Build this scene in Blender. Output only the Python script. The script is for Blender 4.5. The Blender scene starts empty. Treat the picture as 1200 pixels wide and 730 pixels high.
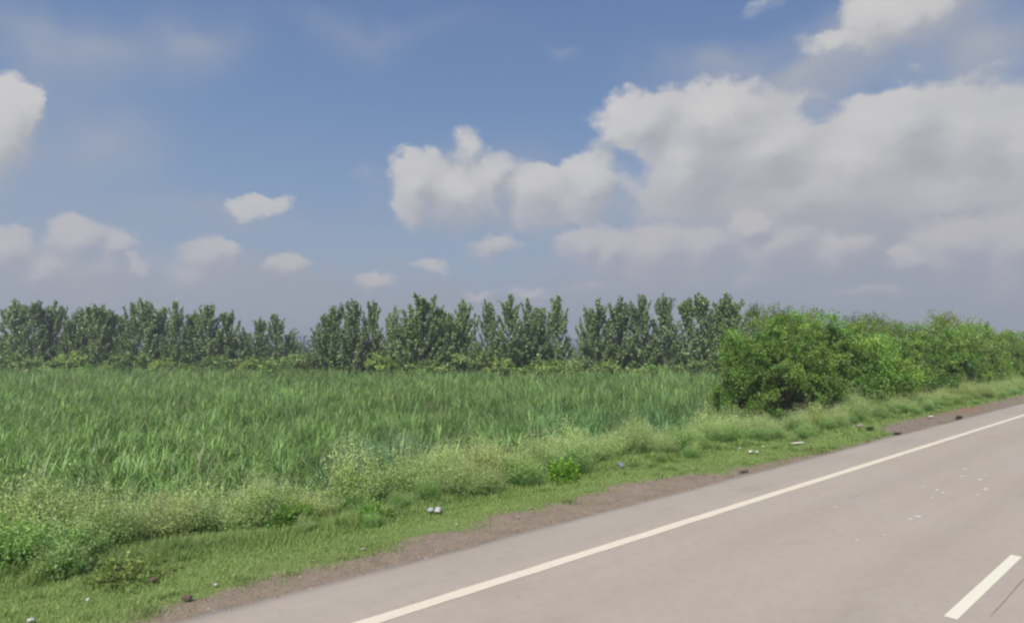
import bpy, math
import numpy as np
from mathutils import Vector, Matrix

PI = math.pi
R = math.radians
SC = bpy.context.scene
COL = SC.collection

# ------------------------------------------------------------------ frame of reference
# world X runs along the highway, world Y points from the highway to the fields, camera above the origin
F = 740.0                      # focal length in pixels of a 1200 px wide picture
CAMZ = 2.53
YAW = R(48.96)                 # heading of the camera measured from the highway
PITCH = math.atan(42.0 / F)
FW = np.array([math.cos(YAW), math.sin(YAW), 0.0])
RT = np.array([math.sin(YAW), -math.cos(YAW), 0.0])
FWD = np.array([FW[0] * math.cos(PITCH), FW[1] * math.cos(PITCH), math.sin(PITCH)])
UPV = np.cross(RT, FWD)


def ray(px, py):
    d = FWD + RT * ((px - 600) / F) - UPV * ((py - 365) / F)
    return d


def at(px, py, z=0.0):
    d = ray(px, py)
    t = (z - CAMZ) / d[2]
    return np.array([d[0] * t, d[1] * t, z])


def at_depth(px, py, depth):
    d = ray(px, py)
    t = depth / (d @ FW)
    return np.array([0, 0, CAMZ]) + d * t


# ------------------------------------------------------------------ numpy noise
def vnoise(x, y, seed=0):
    x = np.asarray(x, float); y = np.asarray(y, float)
    xi = np.floor(x).astype(np.int64); yi = np.floor(y).astype(np.int64)
    xf = x - xi; yf = y - yi
    xf = xf * xf * (3 - 2 * xf); yf = yf * yf * (3 - 2 * yf)

    def h(a, b):
        n = (a * 374761393 + b * 668265263 + seed * 1442695041) & 0xFFFFFFFF
        n = ((n ^ (n >> 13)) * 1274126177) & 0xFFFFFFFF
        n = n ^ (n >> 16)
        return (n & 0xFFFF) / 65535.0
    a = h(xi, yi) * (1 - xf) + h(xi + 1, yi) * xf
    b = h(xi, yi + 1) * (1 - xf) + h(xi + 1, yi + 1) * xf
    return a * (1 - yf) + b * yf


def fbm(x, y, seed=0, o=4):
    s = 0; a = .5; t = 0
    for k in range(o):
        s = s + a * vnoise(np.asarray(x) * 2 ** k, np.asarray(y) * 2 ** k, seed + k * 17)
        t += a; a *= .5
    return s / t


# ------------------------------------------------------------------ scene helpers
def tag(o, label=None, cat=None, group=None, kind=None):
    if label: o['label'] = label
    if cat: o['category'] = cat
    if group: o['group'] = group
    if kind: o['kind'] = kind
    return o


def empty(name, loc=(0, 0, 0), rz=0, s=1.0):
    o = bpy.data.objects.new(name, None)
    o.empty_display_size = .2
    COL.objects.link(o)
    o.location = loc; o.rotation_euler = (0, 0, rz); o.scale = (s, s, s)
    return o


def obj(name, mesh, parent=None):
    o = bpy.data.objects.new(name, mesh)
    COL.objects.link(o)
    if parent is not None: o.parent = parent
    return o


def make_mesh(name, V, Fc, C=None, mat=None, smooth=False):
    """V (n,3); Fc list of (m,k) int arrays; C (n,3) vertex tint"""
    V = np.ascontiguousarray(V, dtype=np.float32)
    if not isinstance(Fc, (list, tuple)): Fc = [Fc]
    Fc = [f for f in Fc if len(f)]
    me = bpy.data.meshes.new(name)
    me.vertices.add(len(V)); me.vertices.foreach_set('co', V.ravel())
    loops = np.concatenate([f.ravel() for f in Fc]).astype(np.int32)
    sizes = np.concatenate([np.full(len(f), f.shape[1]) for f in Fc])
    starts = np.concatenate([[0], np.cumsum(sizes)[:-1]]).astype(np.int32)
    me.loops.add(len(loops)); me.loops.foreach_set('vertex_index', loops)
    me.polygons.add(len(sizes)); me.polygons.foreach_set('loop_start', starts)
    me.update(calc_edges=True)
    if C is not None:
        a = me.attributes.new('tint', 'FLOAT_COLOR', 'POINT')
        C4 = np.ones((len(V), 4), np.float32); C4[:, :3] = C
        a.data.foreach_set('color', C4.ravel())
    if smooth:
        me.polygons.foreach_set('use_smooth', np.ones(len(sizes), bool))
    if mat: me.materials.append(mat)
    me.validate()
    return me


class Acc:
    """collects quads / tris with tints into one mesh"""
    def __init__(s): s.V = []; s.Q = []; s.T = []; s.C = []; s.n = 0

    def add(s, V, Q=None, T=None, C=(1, 1, 1)):
        V = np.asarray(V, float)
        s.V.append(V)
        if Q is not None and len(Q): s.Q.append(np.asarray(Q) + s.n)
        if T is not None and len(T): s.T.append(np.asarray(T) + s.n)
        C = np.asarray(C, float)
        if C.ndim == 1: C = np.tile(C, (len(V), 1))
        s.C.append(C); s.n += len(V)

    def mesh(s, name, mat, smooth=False):
        f = []
        if s.Q: f.append(np.concatenate(s.Q))
        if s.T: f.append(np.concatenate(s.T))
        return make_mesh(name, np.concatenate(s.V), f, np.concatenate(s.C), mat, smooth)


def unit(a):
    return a / np.maximum(np.linalg.norm(a, axis=-1, keepdims=True), 1e-9)


def leaves(acc, c, ax, nrm, L, W, C, fold=.25):
    """kite shaped leaves: c base points, ax leaf axis, nrm rough normal"""
    n = len(c)
    ax = unit(ax); side = unit(np.cross(ax, nrm)); nn = np.cross(side, ax)
    L = np.broadcast_to(L, (n,))[:, None]; W = np.broadcast_to(W, (n,))[:, None]
    tip = c + ax * L
    mid = c + ax * L * .42
    l = mid + side * W * .5 + nn * W * fold
    r = mid - side * W * .5 + nn * W * fold
    V = np.stack([c, r, tip, l], 1).reshape(-1, 3)
    i = np.arange(n)[:, None] * 4
    Q = np.concatenate([i, i + 1, i + 2, i + 3], 1)
    acc.add(V, Q, C=np.repeat(C, 4, 0))


def tube(acc, P, rad, sides=6, C=(1, 1, 1)):
    P = np.asarray(P, float); m = len(P)
    rad = np.broadcast_to(rad, (m,))
    T = unit(np.gradient(P, axis=0))
    ref = np.array([.31, .95, .05]) if abs(T[0][2]) > .6 else np.array([0, 0, 1.0])
    A = unit(np.cross(T, ref)); B = np.cross(T, A)
    a = np.linspace(0, 2 * PI, sides, endpoint=False)
    V = P[:, None, :] + rad[:, None, None] * (np.cos(a)[None, :, None] * A[:, None] + np.sin(a)[None, :, None] * B[:, None])
    V = V.reshape(-1, 3)
    Q = []
    for i in range(m - 1):
        for k in range(sides):
            k2 = (k + 1) % sides
            Q.append((i * sides + k, i * sides + k2, (i + 1) * sides + k2, (i + 1) * sides + k))
    acc.add(V, np.array(Q), C=C)


def blades(acc, base, az, L, W, a0, bend, C, segs=4, tipdark=None):
    """arching grass blades. base (n,3), az azimuth, a0 start elevation, bend total bend (rad)"""
    n = len(base)
    out = np.stack([np.cos(az), np.sin(az), np.zeros(n)], 1)
    side = np.stack([-np.sin(az), np.cos(az), np.zeros(n)], 1)
    pts = [base]; p = base.copy()
    for k in range(segs):
        t = (k + .5) / segs
        a = a0 - bend * t ** 1.6
        p = p + (out * np.cos(a)[:, None] + np.array([0, 0, 1.0]) * np.sin(a)[:, None]) * (L / segs)[:, None]
        pts.append(p)
    V = []; Cv = []
    prof = [.7, 1.0, .95, .7, 0.08] if segs == 4 else ([.8, 1.0, .7, .06] if segs == 3 else [.9, .8, .06])
    for k in range(segs + 1):
        w = (W * .5 * prof[k])[:, None]
        V += [pts[k] + side * w, pts[k] - side * w]
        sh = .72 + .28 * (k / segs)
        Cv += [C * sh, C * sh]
    m = 2 * (segs + 1)
    V = np.stack(V, 1).reshape(-1, 3); Cv = np.stack(Cv, 1).reshape(-1, 3)
    i = np.arange(n)[:, None] * m
    Q = np.concatenate([np.concatenate([i + 2 * k, i + 2 * k + 1, i + 2 * k + 3, i + 2 * k + 2], 1) for k in range(segs)])
    acc.add(V, Q, C=Cv)


# ------------------------------------------------------------------ materials
def new_mat(name):
    m = bpy.data.materials.new(name); m.use_nodes = True
    nt = m.node_tree; nt.nodes.clear()
    return m, nt, nt.nodes, nt.links


def leaf_mat(name, trans=.3, gloss=.05, rough=.45, tcol=(1.15, 1.2, .55), jitter=.12):
    m, nt, N, L = new_mat(name)
    at_ = N.new('ShaderNodeAttribute'); at_.attribute_name = 'tint'
    oi = N.new('ShaderNodeObjectInfo')
    mr = N.new('ShaderNodeMapRange'); mr.inputs['To Min'].default_value = 1 - jitter; mr.inputs['To Max'].default_value = 1 + jitter
    L.new(oi.outputs['Random'], mr.inputs['Value'])
    mul = N.new('ShaderNodeVectorMath'); mul.operation = 'SCALE'
    L.new(at_.outputs['Vector'], mul.inputs[0]); L.new(mr.outputs[0], mul.inputs['Scale'])
    dif = N.new('ShaderNodeBsdfDiffuse'); L.new(mul.outputs[0], dif.inputs['Color'])
    tm = N.new('ShaderNodeVectorMath'); tm.operation = 'MULTIPLY'; tm.inputs[1].default_value = tcol
    L.new(mul.outputs[0], tm.inputs[0])
    tr = N.new('ShaderNodeBsdfTranslucent'); L.new(tm.outputs[0], tr.inputs['Color'])
    mx = N.new('ShaderNodeMixShader'); mx.inputs[0].default_value = trans
    L.new(dif.outputs[0], mx.inputs[1]); L.new(tr.outputs[0], mx.inputs[2])
    gl = N.new('ShaderNodeBsdfGlossy'); gl.inputs['Roughness'].default_value = rough; gl.inputs['Color'].default_value = (.9, .95, 1, 1)
    mx2 = N.new('ShaderNodeMixShader'); mx2.inputs[0].default_value = gloss
    L.new(mx.outputs[0], mx2.inputs[1]); L.new(gl.outputs[0], mx2.inputs[2])
    out = N.new('ShaderNodeOutputMaterial'); L.new(mx2.outputs[0], out.inputs[0])
    return m


def simple_mat(name, col, rough=.8, noise=.25, scale=8.0, spec=.2, bump=0.0):
    m, nt, N, L = new_mat(name)
    tc = N.new('ShaderNodeTexCoord')
    nz = N.new('ShaderNodeTexNoise'); nz.inputs['Scale'].default_value = scale; nz.inputs['Detail'].default_value = 6
    L.new(tc.outputs['Object'], nz.inputs['Vector'])
    cr = N.new('ShaderNodeValToRGB')
    cr.color_ramp.elements[0].position = .3; cr.color_ramp.elements[1].position = .7
    c = np.array(col)
    cr.color_ramp.elements[0].color = (*np.clip(c * (1 - noise), 0, 1), 1)
    cr.color_ramp.elements[1].color = (*np.clip(c * (1 + noise), 0, 1), 1)
    L.new(nz.outputs['Fac'], cr.inputs[0])
    b = N.new('ShaderNodeBsdfPrincipled'); b.inputs['Roughness'].default_value = rough
    b.inputs['Specular IOR Level'].default_value = spec
    L.new(cr.outputs[0], b.inputs['Base Color'])
    if bump:
        bm = N.new('ShaderNodeBump'); bm.inputs['Strength'].default_value = bump; bm.inputs['Distance'].default_value = .02
        L.new(nz.outputs['Fac'], bm.inputs['Height']); L.new(bm.outputs[0], b.inputs['Normal'])
    out = N.new('ShaderNodeOutputMaterial'); L.new(b.outputs[0], out.inputs[0])
    return m


M_cane = leaf_mat('cane_leaf', .33, .035, .5)
M_grass = leaf_mat('short_grass', .2, .02, .6)
M_weed = leaf_mat('weed_leaf', .42, .02, .6)
M_flower = leaf_mat('weed_flower', .2, .0, .6, (1, 1, .9))
M_shrub = leaf_mat('shrub_leaf', .35, .03, .5, jitter=.16)
M_poplar = leaf_mat('poplar_leaf', .26, .05, .45, jitter=.15)
M_under = leaf_mat('undergrowth_leaf', .3, .03, .5, jitter=.2)
M_far = leaf_mat('far_wood_leaf', .1, .0, .6, jitter=.1)
M_bark = simple_mat('bark', (.13, .105, .08), .9, .35, 12)
M_popbark = simple_mat('poplar_bark', (.2, .19, .165), .85, .3, 9)


# ------------------------------------------------------------------ lines read off the roadside, as distance from the road axis along it
def line_of(pts):
    P = np.array([at(x, y) for x, y in pts])
    o = np.argsort(P[:, 0])
    return P[o, 0], P[o, 1]


U_foot, W_foot = line_of([(0, 672), (100, 655), (219, 637), (342, 627), (400, 613), (502, 593), (520, 584), (583, 577), (656, 561), (705, 547),
                          (800, 532), (840, 520), (920, 514), (952, 506), (1000, 500), (1033, 489), (1073, 483), (1117, 473), (1167, 464), (1200, 458)])
U_dirt, W_dirt = line_of([(60, 745), (130, 722), (200, 702), (300, 677), (377, 652), (440, 641), (502, 622), (547, 611), (573, 602), (640, 589),
                          (730, 564), (800, 553), (840, 552), (900, 539), (960, 527), (992, 521), (1040, 511)])
W_PAVE = 6.56
foot = lambda u: np.interp(u, U_foot, W_foot)
dirtb = lambda u: np.where(u < U_dirt[-1], np.interp(u, U_dirt, W_dirt) - .15, W_PAVE)
# bare hollow beside the road farther on
UB0 = at(1047, 508)[0]; UB1 = at(1175, 474)[0]


def hollow_b(u):
    t = (u - UB0) / (UB1 - UB0)
    return np.where((t > 0), W_PAVE + 1.15 * np.minimum(1, np.clip(t, 0, 1) * 6) ** .6, W_PAVE - .5)


FIELD_Z = -1.7


def ground_z(u, w):
    u = np.asarray(u, float); w = np.asarray(w, float)
    f = foot(u)
    z = np.where(w < 6.05, -.05, -.012)
    z = np.where(w >= W_PAVE, -.012 - .06 * np.clip((w - W_PAVE) / 2, 0, 1), z)
    t = np.clip((w - (f + .2)) / 4.2, 0, 1)
    z = z + (FIELD_Z + .08) * (t * t * (3 - 2 * t))
    bump = (fbm(u * 1.3, w * 1.3, 5) - .5) * .09 + (fbm(u * 6, w * 6, 9, 2) - .5) * .025
    z = z + np.where(w > W_PAVE + .15, bump * np.clip((w - W_PAVE - .15) / .8, 0, 1), 0)
    return z


# ------------------------------------------------------------------ ground
def build_ground():
    us = np.concatenate([[-3000, -1200, -500, -200, -90, -40, -20, -12], np.arange(-7, 62, .12), np.arange(62, 120, 2), [140, 200, 350, 700, 1500, 3000]])
    ws = np.concatenate([[-3000, -900, -300, -100, -40, -20, -12, -9, -2, 4, 5.6, 5.95, 6.2], np.arange(6.4, 14, .1), np.arange(14, 40, 2), [50, 75, 100, 150, 300, 800, 1500, 3000]])
    U, W = np.meshgrid(us, ws, indexing='ij')
    Z = ground_z(U, W)
    Z = np.where(W < -9, -.4, Z)
    V = np.stack([U, W, Z], -1).reshape(-1, 3)
    nu, nw = len(us), len(ws)
    i, j = np.meshgrid(np.arange(nu - 1), np.arange(nw - 1), indexing='ij')
    a = (i * nw + j).ravel()
    Q = np.stack([a, a + nw, a + nw + 1, a + 1], 1)
    u = V[:, 0]; w = V[:, 1]
    nz = (fbm(u * 1.1, w * 1.1, 21) - .5) * 1.0 + (fbm(u * 5, w * 5, 22) - .5) * .8 + .1
    d1 = np.clip(.5 + (dirtb(u) - w + nz * .55) / .35, 0, 1) * (w > W_PAVE - .6)
    d2 = np.clip(.5 + (hollow_b(u) - w + nz * .5) / .3, 0, 1)
    strip = np.clip(.5 + (W_PAVE + .12 - w + nz * .35) / .2, 0, 1)
    dirt = np.maximum.reduce([d1, d2, strip * .8])
    rust = np.exp(-((u - at(1128, 479)[0]) / 2.6) ** 2 - ((w - 7.35) / .35) ** 2)
    dark = d2
    C = np.stack([dirt, rust, dark], 1)
    m, nt, N, L = new_mat('verge_soil')
    att = N.new('ShaderNodeAttribute'); att.attribute_name = 'tint'
    sep = N.new('ShaderNodeSeparateColor'); L.new(att.outputs['Color'], sep.inputs[0])
    tc = N.new('ShaderNodeTexCoord')

    def noise(sc, det=6, rough=.6):
        n = N.new('ShaderNodeTexNoise'); n.inputs['Scale'].default_value = sc; n.inputs['Detail'].default_value = det; n.inputs['Roughness'].default_value = rough
        L.new(tc.outputs['Object'], n.inputs['Vector']); return n

    def ramp(n, c0, c1, p0=.3, p1=.7):
        r = N.new('ShaderNodeValToRGB'); r.color_ramp.elements[0].position = p0; r.color_ramp.elements[1].position = p1
        r.color_ramp.elements[0].color = (*c0, 1); r.color_ramp.elements[1].color = (*c1, 1)
        L.new(n.outputs['Fac'], r.inputs[0]); return r

    def mix(f, a_, b_):
        x = N.new('ShaderNodeMix'); x.data_type = 'RGBA'
        if hasattr(f, 'links'): L.new(f, x.inputs[0])
        else: x.inputs[0].default_value = f
        L.new(a_, x.inputs[6]); L.new(b_, x.inputs[7]); return x.outputs[2]
    n1 = noise(3); n2 = noise(30, 8, .7); n3 = noise(.7)
    soil = ramp(n1, (.22, .165, .125), (.35, .275, .21))
    fine = ramp(n2, (.17, .125, .098), (.42, .345, .28), .35, .68)
    n5 = noise(9, 5, .65); mid = ramp(n5, (.17, .122, .09), (.36, .275, .21), .36, .64)
    soil2 = mix(.38, mix(.45, soil.outputs[0], mid.outputs[0]), fine.outputs[0])
    g = ramp(n3, (.17, .26, .075), (.23, .29, .095))
    g2 = ramp(n2, (.09, .16, .04), (.26, .30, .11))
    gr = mix(.4, g.outputs[0], g2.outputs[0])
    # sharpen the dirt mask with fine noise
    ad = N.new('ShaderNodeMath'); ad.operation = 'MULTIPLY_ADD'; ad.inputs[1].default_value = .9; ad.inputs[2].default_value = -.45
    L.new(n2.outputs['Fac'], ad.inputs[0])
    sm = N.new('ShaderNodeMath'); sm.operation = 'ADD'; L.new(sep.outputs[0], sm.inputs[0]); L.new(ad.outputs[0], sm.inputs[1])
    mr = N.new('ShaderNodeMapRange'); mr.inputs['From Min'].default_value = .3; mr.inputs['From Max'].default_value = .7; mr.clamp = True
    L.new(sm.outputs[0], mr.inputs[0])
    c = mix(mr.outputs[0], gr, soil2)
    dk = N.new('ShaderNodeRGB'); dk.outputs[0].default_value = (.24, .19, .165, 1)
    dm = N.new('ShaderNodeMath'); dm.operation = 'MULTIPLY'; dm.inputs[1].default_value = .7; L.new(sep.outputs[2], dm.inputs[0])
    c = mix(dm.outputs[0], c, dk.outputs[0])
    ru = N.new('ShaderNodeRGB'); ru.outputs[0].default_value = (.30, .13, .06, 1)
    rm = N.new('ShaderNodeMath'); rm.operation = 'MULTIPLY'; L.new(sep.outputs[1], rm.inputs[0]); L.new(n2.outputs['Fac'], rm.inputs[1])
    c = mix(rm.outputs[0], c, ru.outputs[0])
    b = N.new('ShaderNodeBsdfPrincipled'); b.inputs['Roughness'].default_value = .95; b.inputs['Specular IOR Level'].default_value = .1
    L.new(c, b.inputs['Base Color'])
    bp = N.new('ShaderNodeBump'); bp.inputs['Strength'].default_value = .6; bp.inputs['Distance'].default_value = .03
    L.new(n2.outputs['Fac'], bp.inputs['Height']); L.new(bp.outputs[0], b.inputs['Normal'])
    out = N.new('ShaderNodeOutputMaterial'); L.new(b.outputs[0], out.inputs[0])
    o = obj('ground', make_mesh('ground', V, Q, C, m, True))
    tag(o, kind='structure')
    return o


build_ground()

# ------------------------------------------------------------------ road
W_LINE = 5.38
W_DASH = at(1152, 688)[1]


def road_mat():
    m, nt, N, L = new_mat('road_surface')
    tc = N.new('ShaderNodeTexCoord')

    def mp(sc):
        x = N.new('ShaderNodeMapping'); x.inputs['Scale'].default_value = sc; L.new(tc.outputs['Object'], x.inputs[0]); return x

    def noise(mapn, s, d=5, r=.6):
        n = N.new('ShaderNodeTexNoise'); n.inputs['Scale'].default_value = s; n.inputs['Detail'].default_value = d; n.inputs['Roughness'].default_value = r
        L.new(mapn.outputs[0], n.inputs['Vector']); return n
    iso = mp((1, 1, 1)); lon = mp((.06, 1.1, 1))
    a = noise(iso, .5, 5); b_ = noise(lon, 1.6, 4); c_ = noise(iso, 90, 3, .7); d_ = noise(iso, 6, 6, .65)

    def rng(n, lo, hi, f0=.3, f1=.7):
        r = N.new('ShaderNodeMapRange'); r.inputs['From Min'].default_value = f0; r.inputs['From Max'].default_value = f1
        r.inputs['To Min'].default_value = lo; r.inputs['To Max'].default_value = hi; L.new(n.outputs['Fac'], r.inputs[0]); return r.outputs[0]
    v = rng(a, .95, 1.05)
    for s in (rng(b_, .975, 1.025), rng(c_, .92, 1.08, .25, .75), rng(d_, .95, 1.04)):
        x = N.new('ShaderNodeMath'); x.operation = 'MULTIPLY'; L.new(v, x.inputs[0]); L.new(s, x.inputs[1]); v = x.outputs[0]
    sx0 = N.new('ShaderNodeSeparateXYZ'); L.new(tc.outputs['Object'], sx0.inputs[0])
    for cen in (2.65, 4.35, -.9, .8):
        a1 = N.new('ShaderNodeMath'); a1.operation = 'SUBTRACT'; a1.inputs[1].default_value = cen; L.new(sx0.outputs['Y'], a1.inputs[0])
        a2 = N.new('ShaderNodeMath'); a2.operation = 'ABSOLUTE'; L.new(a1.outputs[0], a2.inputs[0])
        a3 = N.new('ShaderNodeMapRange'); a3.interpolation_type = 'SMOOTHSTEP'; a3.inputs['From Max'].default_value = .5; a3.inputs['To Min'].default_value = .955; a3.inputs['To Max'].default_value = 1.0
        L.new(a2.outputs[0], a3.inputs['Value'])
        x = N.new('ShaderNodeMath'); x.operation = 'MULTIPLY'; L.new(v, x.inputs[0]); L.new(a3.outputs[0], x.inputs[1]); v = x.outputs[0]
    st = noise(mp((.35, 1.3, 1)), 1.1, 6, .62)
    sp = noise(iso, 9, 2, .4)
    for s in (rng(st, .90, 1.0, .28, .42), rng(sp, .80, 1.0, .22, .27), rng(noise(iso, 260, 2, .5), .88, 1.1, .3, .7)):
        x = N.new('ShaderNodeMath'); x.operation = 'MULTIPLY'; L.new(v, x.inputs[0]); L.new(s, x.inputs[1]); v = x.outputs[0]
    cr = N.new('ShaderNodeValToRGB'); cr.color_ramp.elements[0].position = .35; cr.color_ramp.elements[1].position = .65
    cr.color_ramp.elements[0].color = (.425, .365, .296, 1); cr.color_ramp.elements[1].color = (.405, .353, .298, 1)
    L.new(a.outputs['Fac'], cr.inputs[0])
    # paved shoulder a little greyer and darker at its ragged edge
    sx = N.new('ShaderNodeSeparateXYZ'); L.new(tc.outputs['Object'], sx.inputs[0])
    sh = N.new('ShaderNodeMapRange'); sh.inputs['From Min'].default_value = 5.6; sh.inputs['From Max'].default_value = 5.75
    L.new(sx.outputs['Y'], sh.inputs[0])
    g = N.new('ShaderNodeMix'); g.data_type = 'RGBA'; L.new(sh.outputs[0], g.inputs[0]); L.new(cr.outputs[0], g.inputs[6]); g.inputs[7].default_value = (.40, .35, .292, 1)
    # dusty edge
    ed = N.new('ShaderNodeMapRange'); ed.inputs['From Min'].default_value = 6.2; ed.inputs['From Max'].default_value = 6.72; ed.inputs['To Max'].default_value = .7
    jit = N.new('ShaderNodeMath'); jit.operation = 'MULTIPLY_ADD'; jit.inputs[1].default_value = .5; L.new(d_.outputs['Fac'], jit.inputs[0])
    s2 = N.new('ShaderNodeMath'); s2.operation = 'ADD'; s2.inputs[1].default_value = -.25; L.new(sx.outputs['Y'], s2.inputs[0]); L.new(s2.outputs[0], jit.inputs[2])
    L.new(jit.outputs[0], ed.inputs[0])
    g2 = N.new('ShaderNodeMix'); g2.data_type = 'RGBA'; L.new(ed.outputs[0], g2.inputs[0]); L.new(g.outputs[2], g2.inputs[6]); g2.inputs[7].default_value = (.36, .30, .25, 1)
    sc = N.new('ShaderNodeVectorMath'); sc.operation = 'SCALE'; L.new(g2.outputs[2], sc.inputs[0]); L.new(v, sc.inputs['Scale'])
    b = N.new('ShaderNodeBsdfPrincipled'); b.inputs['Roughness'].default_value = .85; b.inputs['Specular IOR Level'].default_value = .15
    L.new(sc.outputs[0], b.inputs['Base Color'])
    bp = N.new('ShaderNodeBump'); bp.inputs['Strength'].default_value = .25; bp.inputs['Distance'].default_value = .006
    L.new(c_.outputs['Fac'], bp.inputs['Height']); L.new(bp.outputs[0], b.inputs['Normal'])
    out = N.new('ShaderNodeOutputMaterial'); L.new(b.outputs[0], out.inputs[0])
    return m


def paint_mat(name, col, wear):
    m, nt, N, L = new_mat(name)
    tc = N.new('ShaderNodeTexCoord')
    n = N.new('ShaderNodeTexNoise'); n.inputs['Scale'].default_value = 22; n.inputs['Detail'].default_value = 8; n.inputs['Roughness'].default_value = .75
    n2 = N.new('ShaderNodeTexNoise'); n2.inputs['Scale'].default_value = 1.3; n2.inputs['Detail'].default_value = 4
    L.new(tc.outputs['Object'], n.inputs['Vector']); L.new(tc.outputs['Object'], n2.inputs['Vector'])
    ad = N.new('ShaderNodeMath'); ad.operation = 'MULTIPLY_ADD'; ad.inputs[1].default_value = .35; L.new(n2.outputs['Fac'], ad.inputs[0]); L.new(n.outputs['Fac'], ad.inputs[2])
    r = N.new('ShaderNodeValToRGB'); r.color_ramp.elements[0].position = wear; r.color_ramp.elements[1].position = wear + .2
    r.color_ramp.elements[0].color = (.44, .375, .315, 1); r.color_ramp.elements[1].color = (*col, 1)
    L.new(ad.outputs[0], r.inputs[0])
    b = N.new('ShaderNodeBsdfPrincipled'); b.inputs['Roughness'].default_value = .7; b.inputs['Specular IOR Level'].default_value = .2
    L.new(r.outputs[0], b.inputs['Base Color'])
    out = N.new('ShaderNodeOutputMaterial'); L.new(b.outputs[0], out.inputs[0])
    return m


M_paint = paint_mat('line_paint', (.72, .645, .51), .40)
M_dash = paint_mat('dash_paint', (.76, .715, .57), .34)
M_spot = paint_mat('spot_paint', (.60, .55, .49), .5)
M_crack = simple_mat('crack_filler', (.26, .22, .185), .9, .3, 20)


def strip_mesh(name, us, w0, w1, z, mat, thick=None):
    n = len(us)
    w0 = np.broadcast_to(w0, (n,)); w1 = np.broadcast_to(w1, (n,))
    V = np.concatenate([np.stack([us, w0, np.full(n, z)], 1), np.stack([us, w1, np.full(n, z)], 1)])
    i = np.arange(n - 1)
    Q = np.stack([i, i + 1, i + n + 1, i + n], 1)
    if thick:
        V2 = V.copy(); V2[:, 2] -= thick
        V = np.concatenate([V, V2])
        Q = np.concatenate([Q, np.stack([i + n, i + n + 1, i + 3 * n + 1, i + 3 * n], 1), np.stack([i + 1, i, i + 2 * n, i + 2 * n + 1], 1)])
    return make_mesh(name, V, Q, None, mat)


us = np.concatenate([np.arange(-40, -8, 4.0), np.arange(-8, 70, .25), np.arange(70, 150, 4), np.arange(150, 3000, 60)])
edge = W_PAVE + (fbm(us * .8, us * 0, 3) - .5) * .12 + (fbm(us * 5, us * 0, 4) - .5) * .07
bit = np.interp(us, [at(1010, 518)[0], at(1032, 513)[0], at(1055, 507)[0]], [0, .18, 0])
wl = np.array([-8.2, -7, -6, -5, -4, -3, -2, -1, 0, 1, 2, 3, 4, 5, 5.6, 6.1, 6.4])
RV = np.zeros((len(us), len(wl) + 2, 3))
RV[:, :, 0] = us[:, None]
RV[:, :-2, 1] = wl[None]; RV[:, -2, 1] = edge + bit; RV[:, -1, 1] = edge + bit + .03; RV[:, -1, 2] = -.12
nw_ = len(wl) + 2
ii_, jj_ = np.meshgrid(np.arange(len(us) - 1), np.arange(nw_ - 1), indexing='ij')
qa = (ii_ * nw_ + jj_).ravel()
road = obj('road', make_mesh('road', RV.reshape(-1, 3), np.stack([qa, qa + nw_, qa + nw_ + 1, qa + 1], 1), None, road_mat()))
tag(road, kind='structure')
el = np.concatenate([np.arange(-40, 70, .25), np.arange(70, 3000, 60)])
j1 = (fbm(el * 3, el * 0, 13) - .5) * .02; j2 = (fbm(el * 3, el * 0 + 9, 14) - .5) * .02
obj('edge_line', strip_mesh('edge_line', el, W_LINE - .08 + j1, W_LINE + .08 + j2, .004, M_paint), road)
d0 = at(1114, 724)[0]; d1 = at(1190, 651)[0]
base_dash = None
for k in range(-1, 8):
    s = d0 + k * 9.0
    dl = np.linspace(s, s + (d1 - d0), 24)
    obj('lane_dash', strip_mesh('lane_dash', dl, W_DASH - .054, W_DASH + .054, .004, M_dash), road)
# cracked joint beside the lane dash
cr_u = np.linspace(d0 - 3, d0 + 9, 160)
cr_w = W_DASH - .235 + (fbm(cr_u * 1.5, cr_u * 0, 31) - .5) * .018
cw = .0042 * np.clip((fbm(cr_u * 1.3, cr_u * 0 + 3, 32) - .36) * 5, .0, 1.4)
obj('joint_crack', strip_mesh('joint_crack', cr_u, cr_w - cw, cr_w + cw, .0035, M_crack), road)
rng = np.random.default_rng(77)


def blot_mesh(name, c, ru, rw, mat, rot=0, seed=0):
    r = np.random.default_rng(seed)
    a = np.linspace(0, 2 * PI, 15, endpoint=False)
    rr = 1 + r.uniform(-.4, .35, 15)
    x = np.cos(a) * rr * ru; y = np.sin(a) * rr * rw
    V = np.stack([c[0] + x, c[1] + y, np.full(15, .0042)], 1)
    V = np.concatenate([V, [[c[0], c[1], .0042]]])
    T = np.array([(i, (i + 1) % 15, 15) for i in range(15)])
    return make_mesh(name, V, T, None, mat)


for k, (px, py, ru, rw) in enumerate([(1076, 605, .10, .06), (1067, 608, .09, .04), (1004, 633, .045, .035), (1037, 627, .05, .03), (957, 654, .03, .02),
                                      (1130, 549, .12, .05), (1128, 558, .1, .05), (1148, 562, .12, .05), (1155, 557, .07, .04), (1082, 570, .06, .03),
                                      (1098, 574, .09, .04), (1105, 577, .1, .045), (1093, 583, .06, .03), (1155, 573, .14, .05), (1146, 580, .07, .05), (978, 594, .06, .03)]):
    obj('paint_spot', blot_mesh('paint_spot', at(px, py), ru * .8, rw * .8, M_spot, seed=k), road)


# ------------------------------------------------------------------ cane field
def depth_of(u, w): return u * FW[0] + w * FW[1]
def lateral_of(u, w): return u * RT[0] + w * RT[1]


def cam_scatter(rng, n, z0, z1, side=.9):
    Z = np.sqrt(rng.uniform(z0 * z0, z1 * z1, n))
    X = Z * rng.uniform(-side, side, n)
    return Z[:, None] * FW[:2] + X[:, None] * RT[:2], Z


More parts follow.
